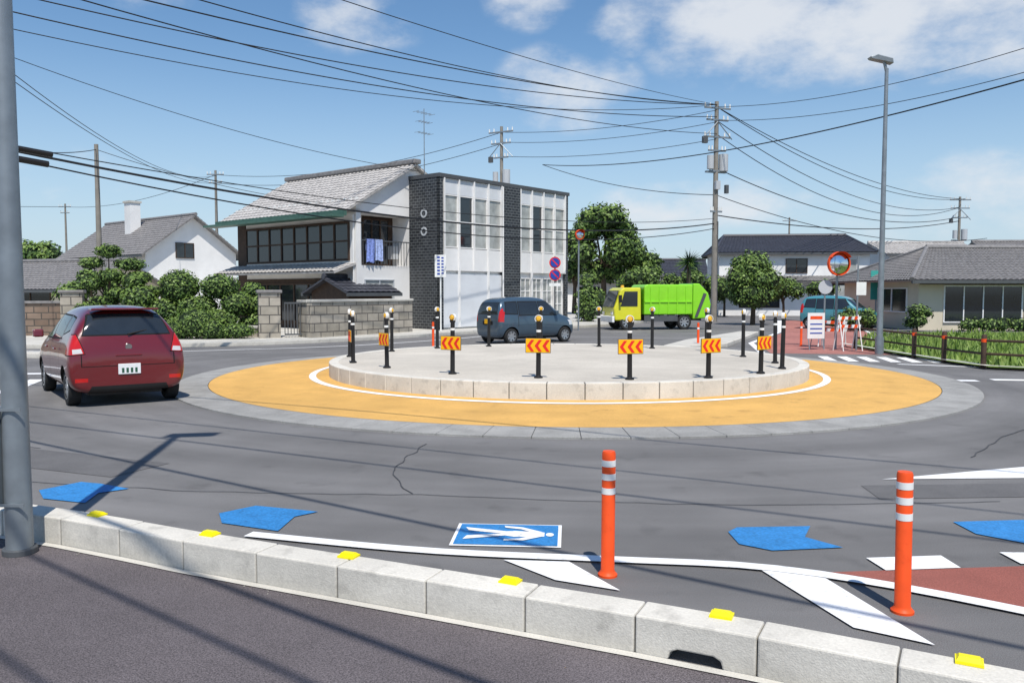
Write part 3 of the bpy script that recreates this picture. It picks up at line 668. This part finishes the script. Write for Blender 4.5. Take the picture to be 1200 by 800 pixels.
for s_ in(-1,1):
    inl+=[('r',[(s_*.62,.83),(s_*.95,.80),(s_*.95,1.10),(s_*.72,1.15)],tl,2),('r',[(s_*.635,.845),(s_*.95,.815),(s_*.95,1.085),(s_*.73,1.135)],tl,3)]
    inl+=[('r',[(s_*.66,.85),(s_*.80,.84),(s_*.80,.91),(s_*.68,.92)],tl,4)]
    inl+=[('r',[(s_*.60,.40),(s_*.78,.40),(s_*.78,.46),(s_*.60,.46)],rear,3)]
    inl+=[('r',[(s_*.40,.68),(s_*.78,.66),(s_*.74,.82),(s_*.5,.80)],lambda c,n:c.x>1.2 and n.x>.1,4)]
    inl+=[('r',[(s_*.675,.645),(s_*.69,.645),(s_*.69,.83),(s_*.675,.83)],rear,2)]
inl+=[('r',[(-.69,.632),(.69,.632),(.69,.645),(-.69,.645)],rear,2),('r',[(-.62,.20),(.62,.20),(.55,.33),(-.55,.33)],rear,5),('r',[(-.5,.3),(.5,.3),(.55,.5),(-.55,.5)],lambda c,n:n.x>.3 and c.x>1,2)]
inl+=[('s',[(.0,.3),(.012,.3),(.012,1.02),(.0,1.02)],side,2),('s',[(.95,.3),(.962,.3),(.962,.98),(.95,.98)],side,2),('s',[(-.90,.62),(-.888,.62),(-.888,1.05),(-.90,1.05)],side,2)]
hd=Vector((-.60,.80)).normalized();rt=Vector((hd.y,-hd.x))
ra=Vector((-7.0,13.1))+rt*.735
cc=ra+hd*1.36
car_r=car('red_hatchback_car',(cc.x,cc.y),hd,st,redp,(1.10,-1.36),.295,1.47,inl)
M().box(-1.915,-1.85,-.165,.165,.50,.665,platem).obj('licence_plate',car_r,bevel=.005)
o=M()
for k in range(4): o.box(-1.919,-1.914,-.115+k*.065,-.08+k*.065,.525,.60,mat('plate_ink',(.03,.10,.06),.5,0) if k==0 else bpy.data.materials['plate_ink'])
o.obj('plate_digits',car_r)
M().box(-1.90,-1.845,-.2,.2,.78,.815,redp).obj('hatch_handle',car_r,bevel=.012)
M().cyl((-1.885,0,.93),(-1.84,0,.945),.05,.05,20,chrome).obj('badge',car_r)
M().cyl((-1.84,.0,1.13),(-1.775,-.30,1.19),.012,.008,6,black).obj('rear_wiper',car_r)
M().box(-1.73,-1.48,-.50,.50,1.51,1.54,redp).obj('roof_spoiler',car_r,bevel=.012)
o=M()
for s_ in(-1,1): o.prism([(.72,s_*.84,1.0),(.86,s_*.84,1.0),(.84,s_*.84,1.14),(.74,s_*.84,1.14)],(0,s_*.17,0),redp)
o.obj('door_mirrors',car_r,bevel=.03)
o=M()
for s_ in(-1,1):
    for x in(.12,-.72): o.box(x,x+.16,min(s_*.862,s_*.895),max(s_*.862,s_*.895),.86,.885,redp)
o.obj('door_handles',car_r,bevel=.008)
kst=[(-1.70,.30,.60,.55,.66,.78,.64,.88,.58),(-1.68,.24,.68,.6,.73,.96,.71,1.22,.62),(-1.60,.21,.71,.62,.75,1.0,.73,1.50,.60),(-1.35,.2,.72,.62,.76,1.0,.73,1.60,.60),(-.8,.2,.72,.62,.76,.98,.73,1.63,.61),(0,.2,.72,.62,.76,.96,.73,1.63,.61),(.45,.2,.72,.62,.76,.95,.73,1.56,.61),(.78,.2,.72,.62,.76,.94,.72,1.30,.62),(1.08,.2,.72,.62,.75,.92,.71,1.03,.63),(1.4,.2,.71,.6,.74,.88,.69,.97,.6),(1.62,.22,.68,.56,.71,.76,.66,.86,.56),(1.71,.28,.56,.5,.6,.6,.55,.7,.48)]
k1=[(.82,1.0),(.02,1.0),(.02,1.45),(.42,1.45)];k2=[(-.06,1.0),(-.86,1.0),(-.86,1.45),(-.06,1.45)];k3=[(-.94,1.04),(-1.46,1.06),(-1.38,1.43),(-.94,1.45)];krw=[(-.58,1.02),(.58,1.02),(.52,1.45),(-.52,1.45)]
def kinl():
    l=[('s',grow(w,.03),side,2) for w in(k1,k2,k3)]+[('s',w,side,1) for w in(k1,k2,k3)]+[('r',krw,rear,1),('r',[(-.58,1.03),(.58,1.03),(.52,1.45),(-.52,1.45)],front,1),('r',[(-.3,.66),(.3,.66),(.3,.8),(-.3,.8)],rear,2),('s',[(-.02,.3),(.0,.3),(.0,1),(-.02,1)],side,2),('s',[(-.92,.6),(-.90,.6),(-.90,1),(-.92,1)],side,2)]
    for s_ in(-1,1): l+=[('r',[(s_*.60,.78),(s_*.8,.78),(s_*.8,1.30),(s_*.66,1.30)],lambda c,n:c.x<-1.5,3),('r',[(s_*.38,.64),(s_*.72,.62),(s_*.70,.80),(s_*.45,.80)],lambda c,n:c.x>1.2,4)]
    return l
def keicar(name,rr,hd,paint):
    hd=Vector(hd).normalized();rt=Vector((hd.y,-hd.x));c=Vector(rr)-rt*.64+hd*1.2
    e=car(name,(c.x,c.y),hd,kst,paint,(1.2,-1.2),.275,1.30,kinl(),2)
    M().box(-1.72,-1.66,-.165,.165,.70,.86,signy).obj('licence_plate',e)
    o=M()
    for s_ in(-1,1): o.box(.66,.78,min(s_*.74,s_*.88),max(s_*.74,s_*.88),1.0,1.14,paint)
    o.obj('door_mirrors',e,bevel=.02)
    return e
keicar('blue_grey_minivan',(-.06,28.4),(.8,.6),mat('bluegrey_paint',(.06,.10,.14),.25,.03,coat=1,metal=.3))
keicar('teal_car',(14.6,40.5),(.75,-.66),mat('teal_paint',(.06,.24,.29),.25,.03,coat=1))
lime=mat('lime_paint',(.25,.66,.02),.35,.05,coat=.5);ycab=mat('cab_yellow',(.66,.64,.03),.35,.05,coat=.5)
T=empty('garbage_truck',(7.15,40.2,0),math.atan2(-.22,-.97))
def sidep(pts,w0,w1): return [(x,w0,z) for x,z in pts]
M().prism(sidep([(2.55,.45),(2.62,1.0),(2.48,1.32),(2.28,1.9),(2.1,2.0),(1.28,2.0),(1.25,.45)],-.85,.85),(0,1.7,0),ycab).obj('cab',T,bevel=.06)
M().prism([(2.64,-.74,1.08),(2.64,.74,1.08),(2.37,.66,1.84),(2.37,-.66,1.84)],(-.05,0,.02),glass).obj('windscreen',T)
o=M()
for s_ in(-1,1): o.prism([(2.3,s_*.845,1.12),(1.45,s_*.845,1.12),(1.45,s_*.845,1.82),(2.1,s_*.845,1.82)],(0,s_*.02,0),glass)
o.obj('cab_windows',T)
M().box(2.58,2.70,-.84,.84,.36,.66,white).obj('front_bumper',T,bevel=.03)
M().box(2.61,2.66,-.72,-.5,.72,.86,lensc).box(2.61,2.66,.5,.72,.72,.86,lensc).obj('headlights',T)
M().box(-2.0,1.3,-.45,.45,.42,.66,black).obj('chassis',T)
M().prism(sidep([(1.12,.72),(1.12,2.05),(1.0,2.15),(-1.35,2.15),(-1.35,.72)],-.88,.88),(0,1.76,0),lime).obj('compactor_body',T,bevel=.05)
M().prism(sidep([(-1.37,.5),(-1.37,2.2),(-1.7,2.2),(-2.15,1.75),(-2.3,1.2),(-2.2,.55)],-.88,.88),(0,1.76,0),lime).obj('hopper',T,bevel=.05)
o=M()
for x in(.8,.35,-.1,-.55,-1.0):
    for s_ in(-1,1): o.box(x-.03,x+.03,min(s_*.875,s_*.91),max(s_*.875,s_*.91),.75,2.05,lime)
for s_ in(-1,1):
    o.box(-1.3,1.1,min(s_*.875,s_*.92),max(s_*.875,s_*.92),1.3,1.36,lime)
    o.prism([(-1.45,s_*.89,.6),(-1.6,s_*.89,.6),(-2.05,s_*.89,1.7),(-1.9,s_*.89,1.75)],(0,s_*.02,0),dsteel)
o.obj('body_ribs',T)
o=M()
for s_ in(-1,1):
    o.box(-.6,1.1,min(s_*.8,s_*.84),max(s_*.8,s_*.84),.4,.7,dsteel);o.prism([(2.3,s_*.86,1.3),(2.4,s_*.86,1.3),(2.4,s_*.86,1.65),(2.3,s_*.86,1.65)],(0,s_*.2,0),black)
o.obj('side_guard_and_mirrors',T)
M().cyl((1.9,0,2.0),(1.9,0,2.12),.09,.07,12,amber).obj('roof_beacon',T)
i=0
for ax in(1.95,-.95):
    for sd in(-1,1): wheel(T,'wheel_%d'%i,ax,sd*.74,.36,.22,sd);i+=1
# ------------------------------------------------------------------ island posts
def postlight(e,z):
    o=M();o.box(-.04,.04,-.03,.03,z,z+.04,black)
    o.obj('lamp_bracket',e)
    o=M();o.lathe([(0,-.045),(.03,-.043),(.05,-.02),(.054,0),(.05,.02),(.03,.043),(0,.045)],(0,0,z+.085),14,amber,'y');o.obj('lamp_lens',e,smooth=True)
    o=M();o.lathe([(.054,-.028),(.066,-.028),(.066,.028),(.054,.028)],(0,0,z+.085),14,refw,'y');o.obj('lamp_rim',e)
def ipost(x,y,board,h=.90):
    a=math.atan2(y-CY,x-CX);e=empty('chevron_delineator_post' if board else 'delineator_post',(x,y,.37),a+math.pi/2+random.uniform(-.05,.05))
    e.rotation_euler[0]=random.uniform(-.015,.015);e.rotation_euler[1]=random.uniform(-.015,.015)
    o=M();o.lathe([(0,0),(.075,0),(.075,.02),(.042,.04),(.038,h),(0,h)],(0,0,0),14,black);o.obj('post',e,smooth=True)
    o=M();o.lathe([(.040,h-.14),(.0415,h-.135),(.0415,h-.105),(.040,h-.10)],(0,0,0),14,refw);o.obj('band',e)
    postlight(e,h)
    if board:
        z=h-.36;M().box(-.205,.205,-.066,-.048,z-.115,z+.115,signy).obj('board',e,bevel=.004)
        M().box(-.212,.212,-.058,-.045,z-.122,z+.122,dsteel).obj('board_back',e)
        o=M()
        for k in(-.13,0,.13):
            o.prism([(k-.055,-.068,z),(k+.015,-.068,z+.095),(k+.065,-.068,z+.095),(k-.0,-.068,z),(k+.065,-.068,z-.095),(k+.015,-.068,z-.095)],(0,-.004,0),signr)
        o.obj('chevrons',e)
for p in [(-1.04,14.4),(.44,13.75),(1.93,13.5),(3.28,13.75),(4.38,14.5),(-2.36,15.55),(-3.22,16.7)]: ipost(*p,True)
for p in [(5.05,15.4),(5.3,16.6),(5.1,18.2),(4.66,19.8),(3.55,20.9),(2.28,21.6),(.77,21.9),(-.61,21.7),(-1.9,21.0),(-2.9,19.9),(-3.6,18.3)]: ipost(*p,False)
for p in [(-2.6,27.2),(6.0,26.6),(9.6,27.4)]:
    e=empty('delineator_post',(p[0],p[1],0));o=M();o.lathe([(0,0),(.06,0),(.04,.03),(.04,.8),(0,.82)],(0,0,0),10,orange);o.lathe([(.042,.6),(.042,.66)],(0,0,0),10,refw);o.obj('post',e,smooth=True)
for p,lean in [((.608,5.16),.004),((2.2,4.56),-.008)]:
    e=empty('orange_bollard',(p[0],p[1],0));e.rotation_euler[1]=lean
    M().lathe([(0,.0),(.062,.0),(.062,.014),(.052,.024),(.043,.04),(.043,.785),(.038,.8),(0,.8)],(0,0,0),28,orange).obj('post',e,smooth=True)
    o=M()
    for z in(.725,.64,.55): o.lathe([(.043,z-.02),(.0445,z-.02),(.0445,z+.02),(.043,z+.02)],(0,0,0),28,refw)
    o.obj('bands',e,smooth=True)
for p in [(10.95,26.3),(10.95,24.6),(10.92,22.4),(10.95,20.9),(11.1,19.4),(11.9,18.55),(13.4,18.15)]:
    e=empty('guard_post',(p[0],p[1],0));M().lathe([(0,0),(.06,0),(.06,.76),(.045,.80),(0,.81)],(0,0,0),12,brown).obj('post',e,smooth=True)
    M().lathe([(.062,.62),(.062,.70)],(0,0,0),12,orange).obj('band',e)
o=M();fp=[(10.95,26.3),(10.95,24.6),(10.92,22.4),(10.95,20.9),(11.1,19.4),(11.9,18.55),(13.4,18.15),(20,16.4)]
for z in(.35,.66):
    for a,b in zip(fp,fp[1:]): o.cyl((a[0],a[1],z),(b[0],b[1],z),.03,.03,6,brown)
o.obj('guard_rail')
# ------------------------------------------------------------------ lamps & poles
e=empty('street_lamp',(10.6,23.8,0))
M().cyl((0,0,0),(0,0,8.1),.09,.05,14,steel).cyl((0,0,0),(0,0,.5),.12,.12,14,steel).obj('pole',e,smooth=True)
M().cyl((0,0,8.0),(-.08,0,8.3),.045,.04,10,steel).obj('arm',e)
M().prism([(.15,-.12,8.22),(-.45,-.1,8.36),(-.5,-.08,8.42),(-.3,-.12,8.47),(.12,-.14,8.36)],(0,.26,0),steel).obj('lamp_head',e,bevel=.02)
e=empty('street_lamp',(-3.39,5.60,0))
M().cyl((0,0,0),(0,0,8.1),.086,.05,24,steel).obj('pole',e,smooth=True)
M().cyl((0,0,0),(0,0,.05),.11,.11,20,dsteel).obj('base_plate',e,bevel=.008)
M().prism([(-.15,-.12,8.16),(.45,-.1,8.30),(.5,-.08,8.36),(.3,-.12,8.41),(-.12,-.14,8.30)],(0,.26,0),steel).obj('lamp_head',e,bevel=.02)
M().box(-.30,-.075,-.10,.03,.35,1.02,steel).obj('control_box',e,bevel=.008)
M().box(-.09,.09,-.095,-.085,.35,.37,steel).box(-.09,.09,-.095,-.085,1.0,1.02,steel).obj('box_strap',e)
def upole(name,x,y,h,r=.15,arms=(),tf=False,rz=0):
    e=empty(name,(x,y,0),rz);M().cyl((0,0,0),(0,0,h),r,r*.6,12,conpole).obj('pole',e,smooth=True)
    o=M()
    for z,l in arms:
        o.box(-l,l,-.14,-.06,z-.05,z+.05,steel)
        for k in(-1,-.6,.6,1): o.cyl((l*k*.95,-.1,z+.05),(l*k*.95,-.1,z+.28),.05,.035,6,refw)
    if arms: o.obj('crossarms',e)
    if tf:
        o=M();o.cyl((.45,-.1,h-4.1),(.45,-.1,h-3.1),.28,.28,14,wallgrey);o.cyl((-.45,-.1,h-4.0),(-.45,-.1,h-3.2),.2,.2,14,wallgrey)
        o.box(-.7,.7,-.1,.1,h-4.2,h-4.1,steel);o.box(-.15,.15,-.3,-.1,h-5.2,h-4.7,wallgrey);o.obj('transformers',e)
        o=M()
        for k in range(8): o.cyl((0,-.3,2+k*.8),(0,.3,2+k*.8),.012,.012,4,steel)
        o.cyl((.1,-.15,.0),(.1,-.15,6),.035,.035,6,dsteel)
        o.cyl((-1.0,-.15,h-2.2),(.0,-.15,h-1.2),.03,.03,6,steel);o.cyl((1.0,-.15,h-2.2),(.0,-.15,h-1.2),.03,.03,6,steel)
        o.box(-1.0,-.7,-.2,0,h-2.5,h-2.1,dsteel);o.box(.6,.8,-.2,0,h-5.4,h-4.9,dsteel)
        o.obj('climbing_steps',e)
    return e
upole('utility_pole',12.2,50,13.1,.2,((12.7,.9),(12.0,.75),(11.0,.9),(10.2,.6),(9.0,.5),(6.6,.4)),True,R(20))
upole('utility_pole',-.75,60,13.6,.18,((13.2,1.0),(12.4,.8),(11.4,.6)),True,R(-30))
upole('utility_pole',-16.4,33,7.6,.13)
upole('utility_pole',-28.4,80,13.4,.18,((13,.8),(12.2,.6)))
upole('utility_pole',-59,110,13.4,.18,((13,.8),(12.2,.6)))
upole('utility_pole',43,80,10.9,.18,((10.6,1.0),(9.8,.9),(8.9,.7)),True)
upole('utility_pole',40,120,12.5,.18,((12,1.0),))
wirem=mat('wire',(.012,.012,.014),.6,0)
def wire(p0,p1,sag,r=.012):
    o=M();p0=Vector(p0);p1=Vector(p1);n=28;pts=[]
    for i in range(n+1):
        t=i/n;p=p0.lerp(p1,t);p.z-=4*sag*t*(1-t);pts.append(p)
    for a,b in zip(pts,pts[1:]): o.cyl(a,b,r,r,5,wirem,False)
    o.obj('power_line',smooth=False,recalc=False)
K=(12.2,50)
for p0,z,s_,r in [((-15.6,26,11.0),12.9,.8,.022),((-16,25.8,10.5),12.2,.9,.022),((-16.3,25.6,10.0),12.9,1.2,.016),((-14.0,17,9.3),12.9,.7,.022),((-13.3,16.5,9.6),12.9,.9,.018),((-13.6,16.5,9.0),11.2,.9,.018),((-11,14,9.4),12.9,.5,.014)]:
    wire(p0,(K[0],K[1]-.1,z),s_,r)
for p0,z,s_,r in [((-12.8,20,5.35),5.9,1.1,.034),((-12.9,20.2,5.2),5.6,1.3,.022),((-12.9,19.8,5.45),6.2,.9,.015)]:
    wire(p0,(K[0],K[1],z),s_,r)
e=empty('cable_splice_box');M().cyl((-12.3,20.3,5.33),(-11.6,21.1,5.25),.07,.07,10,black).obj('closure_1',e);M().cyl((-12.2,20.2,5.05),(-11.6,20.9,4.98),.08,.08,10,black).obj('closure_2',e)
for p1,z,s_,r in [((43,80,10.7),12.8,1.2,.025),((43.5,80,10.7),12.8,1.7,.025),((43,80,9.9),12.0,2.0,.025),((43,80,9.9),11.2,2.4,.025),((43,80,9.0),9.2,1.6,.03),((43,80,8.6),6.4,.8,.035)]:
    wire((K[0],K[1],z),p1,s_,r)
wire((2.2,60,10.9),(15.8,25,8.25),.9,.026);wire((2.2,60,10.9),(12.2,50,7.6),.5,.022);wire((12.2,50,7.6),(40,70,6.3),1.2,.024)
wire((12.2,50,12.8),(21,28,11.2),.8,.016);wire((12.2,50,12.0),(21.5,28,10.4),.8,.016)
for z in(13.2,12.5,11.5): wire((-.75,60,z),(12.2,50,z-.6),.4,.018)
for z in(13.2,12.4): wire((-.75,60,z),(-28.4,80,z-.2),1.2,.022)
wire((-28.4,80,13),(-59,110,13),1,.025);wire((-28.4,80,12.9),(-16.5,25.5,9.5),1.5,.016);wire((-28.4,80,12.2),(-16.5,25.5,9.2),1.2,.016)
wire((-16.4,33,7.4),(-13,20,5.4),.2,.015);wire((-16.4,33,7.4),(-5.3,38,5.6),.5,.012);wire((-59,110,13),(-120,60,12),1,.03)
wire((-4.0,38.5,7.3),(-16.5,25.5,9.4),.5,.012)
for a,b,z,r in [((-12,8.8),(8,-6.9),7.4,.022),((-12,9.5),(8,-6.0),7.0,.03),((-12,8.0),(8,-8.2),7.6,.018),((-12,10.9),(9,-3.6),6.6,.025),((-14,11.3),(12,-2.6),7.8,.02),((-14,12.4),(12,-1.6),7.8,.016),((-12,13.2),(10,1.2),8.3,.02)]:
    wire((a[0],a[1],z),(b[0],b[1],z),.1,r)
# ------------------------------------------------------------------ signs
def disc(o,c,r,m,dy=.02,seg=24):
    o.cyl((c[0],c[1],c[2]),(c[0],c[1]-dy,c[2]),r,r,seg,m)
e=empty('notice_sign',(-3.05,35.4,.126));M().cyl((0,0,0),(0,0,3.2),.035,.035,8,refw).obj('pole',e)
M().box(-.24,.24,-.06,-.04,2.3,3.25,refw).obj('panel',e)
o=M()
for k in range(6): o.box(-.14,-.02,-.064,-.061,3.1-k*.14,3.18-k*.14,signb);o.box(.04,.14,-.064,-.061,3.08-k*.13,3.15-k*.13,signb)
o.obj('lettering',e)
e=empty('traffic_sign',(2.1,40.6,.126));M().cyl((0,0,0),(0,0,3.4),.035,.035,8,dsteel).obj('pole',e)
for z,mm in((3.1,signr),(2.5,signr)):
    o=M();disc(o,(0,-.04,z),.28,mm);o.obj('rim',e);o=M();disc(o,(0,-.062,z),.22,signb);o.obj('field',e)
    o=M();o.prism([(-.16,-.084,z+.12),(-.12,-.084,z+.16),(.16,-.084,z-.12),(.12,-.084,z-.16)],(0,-.004,0),signr);o.obj('slash',e)
M().box(-.28,.28,-.06,-.04,1.95,2.1,refw).obj('plate',e)
mat('mirror',(.75,.77,.78),.04,0,metal=1)
def mirror(name,x,y,z,r,rz):
    e=empty(name,(x,y,0),rz);M().cyl((0,0.1,0),(0,0.1,z+.1),.038,.038,10,steel).obj('pole',e,smooth=True)
    o=M();o.lathe([(0,-.09),(r*.5,-.07),(r*.85,-.03),(r*.95,0)],(0,0,z),28,bpy.data.materials['mirror'],'y');o.obj('mirror_face',e,smooth=True)
    o=M();o.lathe([(r*.93,-.04),(r*1.04,-.04),(r*1.04,.06),(r*.4,.10),(0,.1)],(0,0,z),28,orange,'y');o.obj('rim',e,smooth=True)
    o=M();pts=[]
    for k in range(9):
        t=R(30+15*k);pts.append((r*1.06*math.cos(t),r*1.06*math.sin(t)))
    for a,b in zip(pts,pts[1:]): o.add([(a[0],-.16,z+a[1]),(b[0],-.16,z+b[1]),(b[0],.02,z+b[1]),(a[0],.02,z+a[1])],[(0,1,2,3)],orange)
    o.obj('hood',e)
mirror('convex_traffic_mirror',10.25,26,2.68,.36,R(10));mirror('convex_traffic_mirror',3.15,38.6,4.45,.22,R(25))
e=empty('round_sign',(9.9,26.2,0));M().cyl((0,0,0),(0,0,2.2),.03,.03,8,steel).obj('pole',e);o=M();disc(o,(0,-.03,1.95),.22,wallgrey);o.obj('disc',e)
e=empty('sign_pole',(10.6,25.4,0));M().cyl((0,0,0),(0,0,2.9),.03,.03,8,steel).obj('pole',e);M().box(-.05,.25,-.04,-.02,1.7,2.1,refw).obj('plate',e)
e=empty('shop_banner_sign',(18.9,43,0));M().cyl((0,0,0),(0,0,3.0),.04,.04,8,steel).obj('pole',e);M().box(-.3,.3,-.06,-.02,1.4,2.9,mat('teal_sign',(.05,.35,.30),.5,.05)).obj('panel',e)
e=empty('work_notice_board',(9.45,25.7,0),R(8));M().box(-.28,.28,-.03,0,.35,1.15,refw).obj('panel',e)
M().box(-.2,.2,-.034,-.031,.95,1.05,orange).box(-.2,.2,-.034,-.031,.5,.54,signb).box(-.2,.2,-.034,-.031,.64,.68,signb).box(-.2,.2,-.034,-.031,.78,.82,signb).obj('lettering',e)
M().cyl((-.24,-.1,0),(-.24,0,.4),.015,.015,6,steel).cyl((.24,-.1,0),(.24,0,.4),.015,.015,6,steel).cyl((0,.35,0),(0,.0,1.0),.015,.015,6,steel).obj('legs',e)
def barr(x,y,rz,w=1.0,h=.85):
    e=empty('barricade',(x,y,0),rz);o=M()
    for s_ in(-w*.42,w*.42):
        for d in(-.25,.25): o.cyl((s_,d,0),(s_,0,h),.018,.018,6,refw)
    o.obj('legs',e)
    for z in(h-.1,h-.35):
        o=M();n=7;k_=w/n
        for k in range(n): o.prism([(-w/2+k*k_,-.04,z-.05),(-w/2+(k+1)*k_,-.04,z-.05),(-w/2+(k+1)*k_+.03,-.04,z+.05),(-w/2+k*k_+.03,-.04,z+.05)],(0,.03,0),orange if k%2 else refw)
        o.obj('rail',e)
barr(10.3,25.3,R(15),.8,1.1);barr(10.55,27.2,R(-35),.9,.9)
e=empty('manhole_cover',(6.4,9.6,0));M().cyl((0,0,-.01),(0,0,.006),.32,.32,32,dsteel).obj('lid',e)
# ------------------------------------------------------------------ sky, sun, camera
az=math.atan2(.17,-.98);el=R(60)
w=bpy.data.worlds.new('World');sc.world=w;w.use_nodes=True;nt=w.node_tree;N=nt.nodes;L=nt.links
bg=N['Background'];bg.inputs['Strength'].default_value=.125
sky=N.new('ShaderNodeTexSky');sky.sky_type='NISHITA';sky.sun_disc=False;sky.sun_elevation=el;sky.sun_rotation=az
sky.air_density=1.1;sky.dust_density=.2;sky.ozone_density=3.0;sky.altitude=20
hs=N.new('ShaderNodeHueSaturation');hs.inputs['Saturation'].default_value=1.15;L.new(sky.outputs[0],hs.inputs['Color'])
tc=N.new('ShaderNodeTexCoord');mask=None
def math_(op,a,b=None,clamp=False):
    n=N.new('ShaderNodeMath');n.operation=op;n.use_clamp=clamp
    for i,v in enumerate((a,b)):
        if v is None: continue
        if isinstance(v,(int,float)): n.inputs[i].default_value=v
        else: L.new(v,n.inputs[i])
    return n.outputs[0]
# pale blue humid haze towards the horizon
sz=N.new('ShaderNodeSeparateXYZ');L.new(tc.outputs['Generated'],sz.inputs[0])
hz=N.new('ShaderNodeMapRange');hz.interpolation_type='SMOOTHSTEP';hz.inputs[1].default_value=-.02;hz.inputs[2].default_value=.30;hz.inputs[3].default_value=.80;hz.inputs[4].default_value=0;L.new(sz.outputs[2],hz.inputs[0])
hm=N.new('ShaderNodeMix');hm.data_type='RGBA';L.new(hz.outputs[0],hm.inputs[0]);L.new(hs.outputs[0],hm.inputs[6]);hm.inputs[7].default_value=(3.9,5.1,6.5,1)
for a,e_,ra_,re_,s_ in [(17,17.3,8,4.0,1.05),(26,18.5,9,5.5,1.2),(34,19,9,6.5,1.25),(3.8,13.6,4.6,2.6,1.0),(1.2,19.6,3.4,2.2,1.0),(7.2,17.3,2.6,2.0,.9),(-26,20,9,2.8,.7),(13,5.5,8,2.0,.75),(30,5.5,10,2.8,.75),(-30,7,12,2,.45),(52,16,14,6,.9),(-60,14,14,5,.8),(-11,17.5,5,2,.62)]:
    aa,ee=R(a),R(e_);d=Vector((math.sin(aa)*math.cos(ee),math.cos(aa)*math.cos(ee),math.sin(ee)))
    s1=N.new('ShaderNodeVectorMath');s1.operation='SUBTRACT';L.new(tc.outputs['Generated'],s1.inputs[0]);s1.inputs[1].default_value=d
    s2=N.new('ShaderNodeVectorMath');s2.operation='MULTIPLY';L.new(s1.outputs[0],s2.inputs[0]);s2.inputs[1].default_value=(1/R(ra_),1/R(ra_),1/R(re_))
    s3=N.new('ShaderNodeVectorMath');s3.operation='LENGTH';L.new(s2.outputs[0],s3.inputs[0])
    v=math_('MULTIPLY',math_('SUBTRACT',1.35,s3.outputs['Value'],True),s_)
    mask=v if mask is None else math_('MAXIMUM',mask,v)
nz=N.new('ShaderNodeTexNoise');nz.inputs['Scale'].default_value=8.5;nz.inputs['Detail'].default_value=7;nz.inputs['Roughness'].default_value=.6
mp=N.new('ShaderNodeMapping');mp.inputs['Scale'].default_value=(1,1,1.8);L.new(tc.outputs['Generated'],mp.inputs[0]);L.new(mp.outputs[0],nz.inputs['Vector'])
dens=math_('ADD',mask,math_('MULTIPLY',math_('SUBTRACT',nz.outputs['Fac'],.5),3.0))
dens=math_('MULTIPLY',dens,math_('MULTIPLY',mask,3.0,True))
mr=N.new('ShaderNodeMapRange');mr.interpolation_type='SMOOTHSTEP';mr.inputs[1].default_value=.12;mr.inputs[2].default_value=1.35;mr.inputs[4].default_value=.88;L.new(dens,mr.inputs[0])
mx=N.new('ShaderNodeMix');mx.data_type='RGBA';L.new(mr.outputs[0],mx.inputs[0]);L.new(hm.outputs[2],mx.inputs[6]);mx.inputs[7].default_value=(6.3,6.55,6.9,1)
L.new(mx.outputs[2],bg.inputs['Color'])
sl=bpy.data.lights.new('sun','SUN');sl.energy=4.9;sl.angle=R(.5);sl.color=(1,.95,.875)
so=bpy.data.objects.new('sun',sl);sc.collection.objects.link(so)
d=Vector((.17*math.cos(el)/.9946,-.98*math.cos(el)/.9946,math.sin(el)))
so.rotation_euler=d.to_track_quat('Z','Y').to_euler();so.location=(0,0,30)
cam=bpy.data.cameras.new('camera');cam.lens=18;cam.sensor_width=22.3;cam.clip_end=6000;cam.clip_start=.05
co=bpy.data.objects.new('camera',cam);sc.collection.objects.link(co);co.location=(0,0,1.8);co.rotation_euler=(R(90-3.43),0,0)
sc.camera=co
sc.view_settings.view_transform='Standard';sc.view_settings.look='None';sc.view_settings.exposure=0
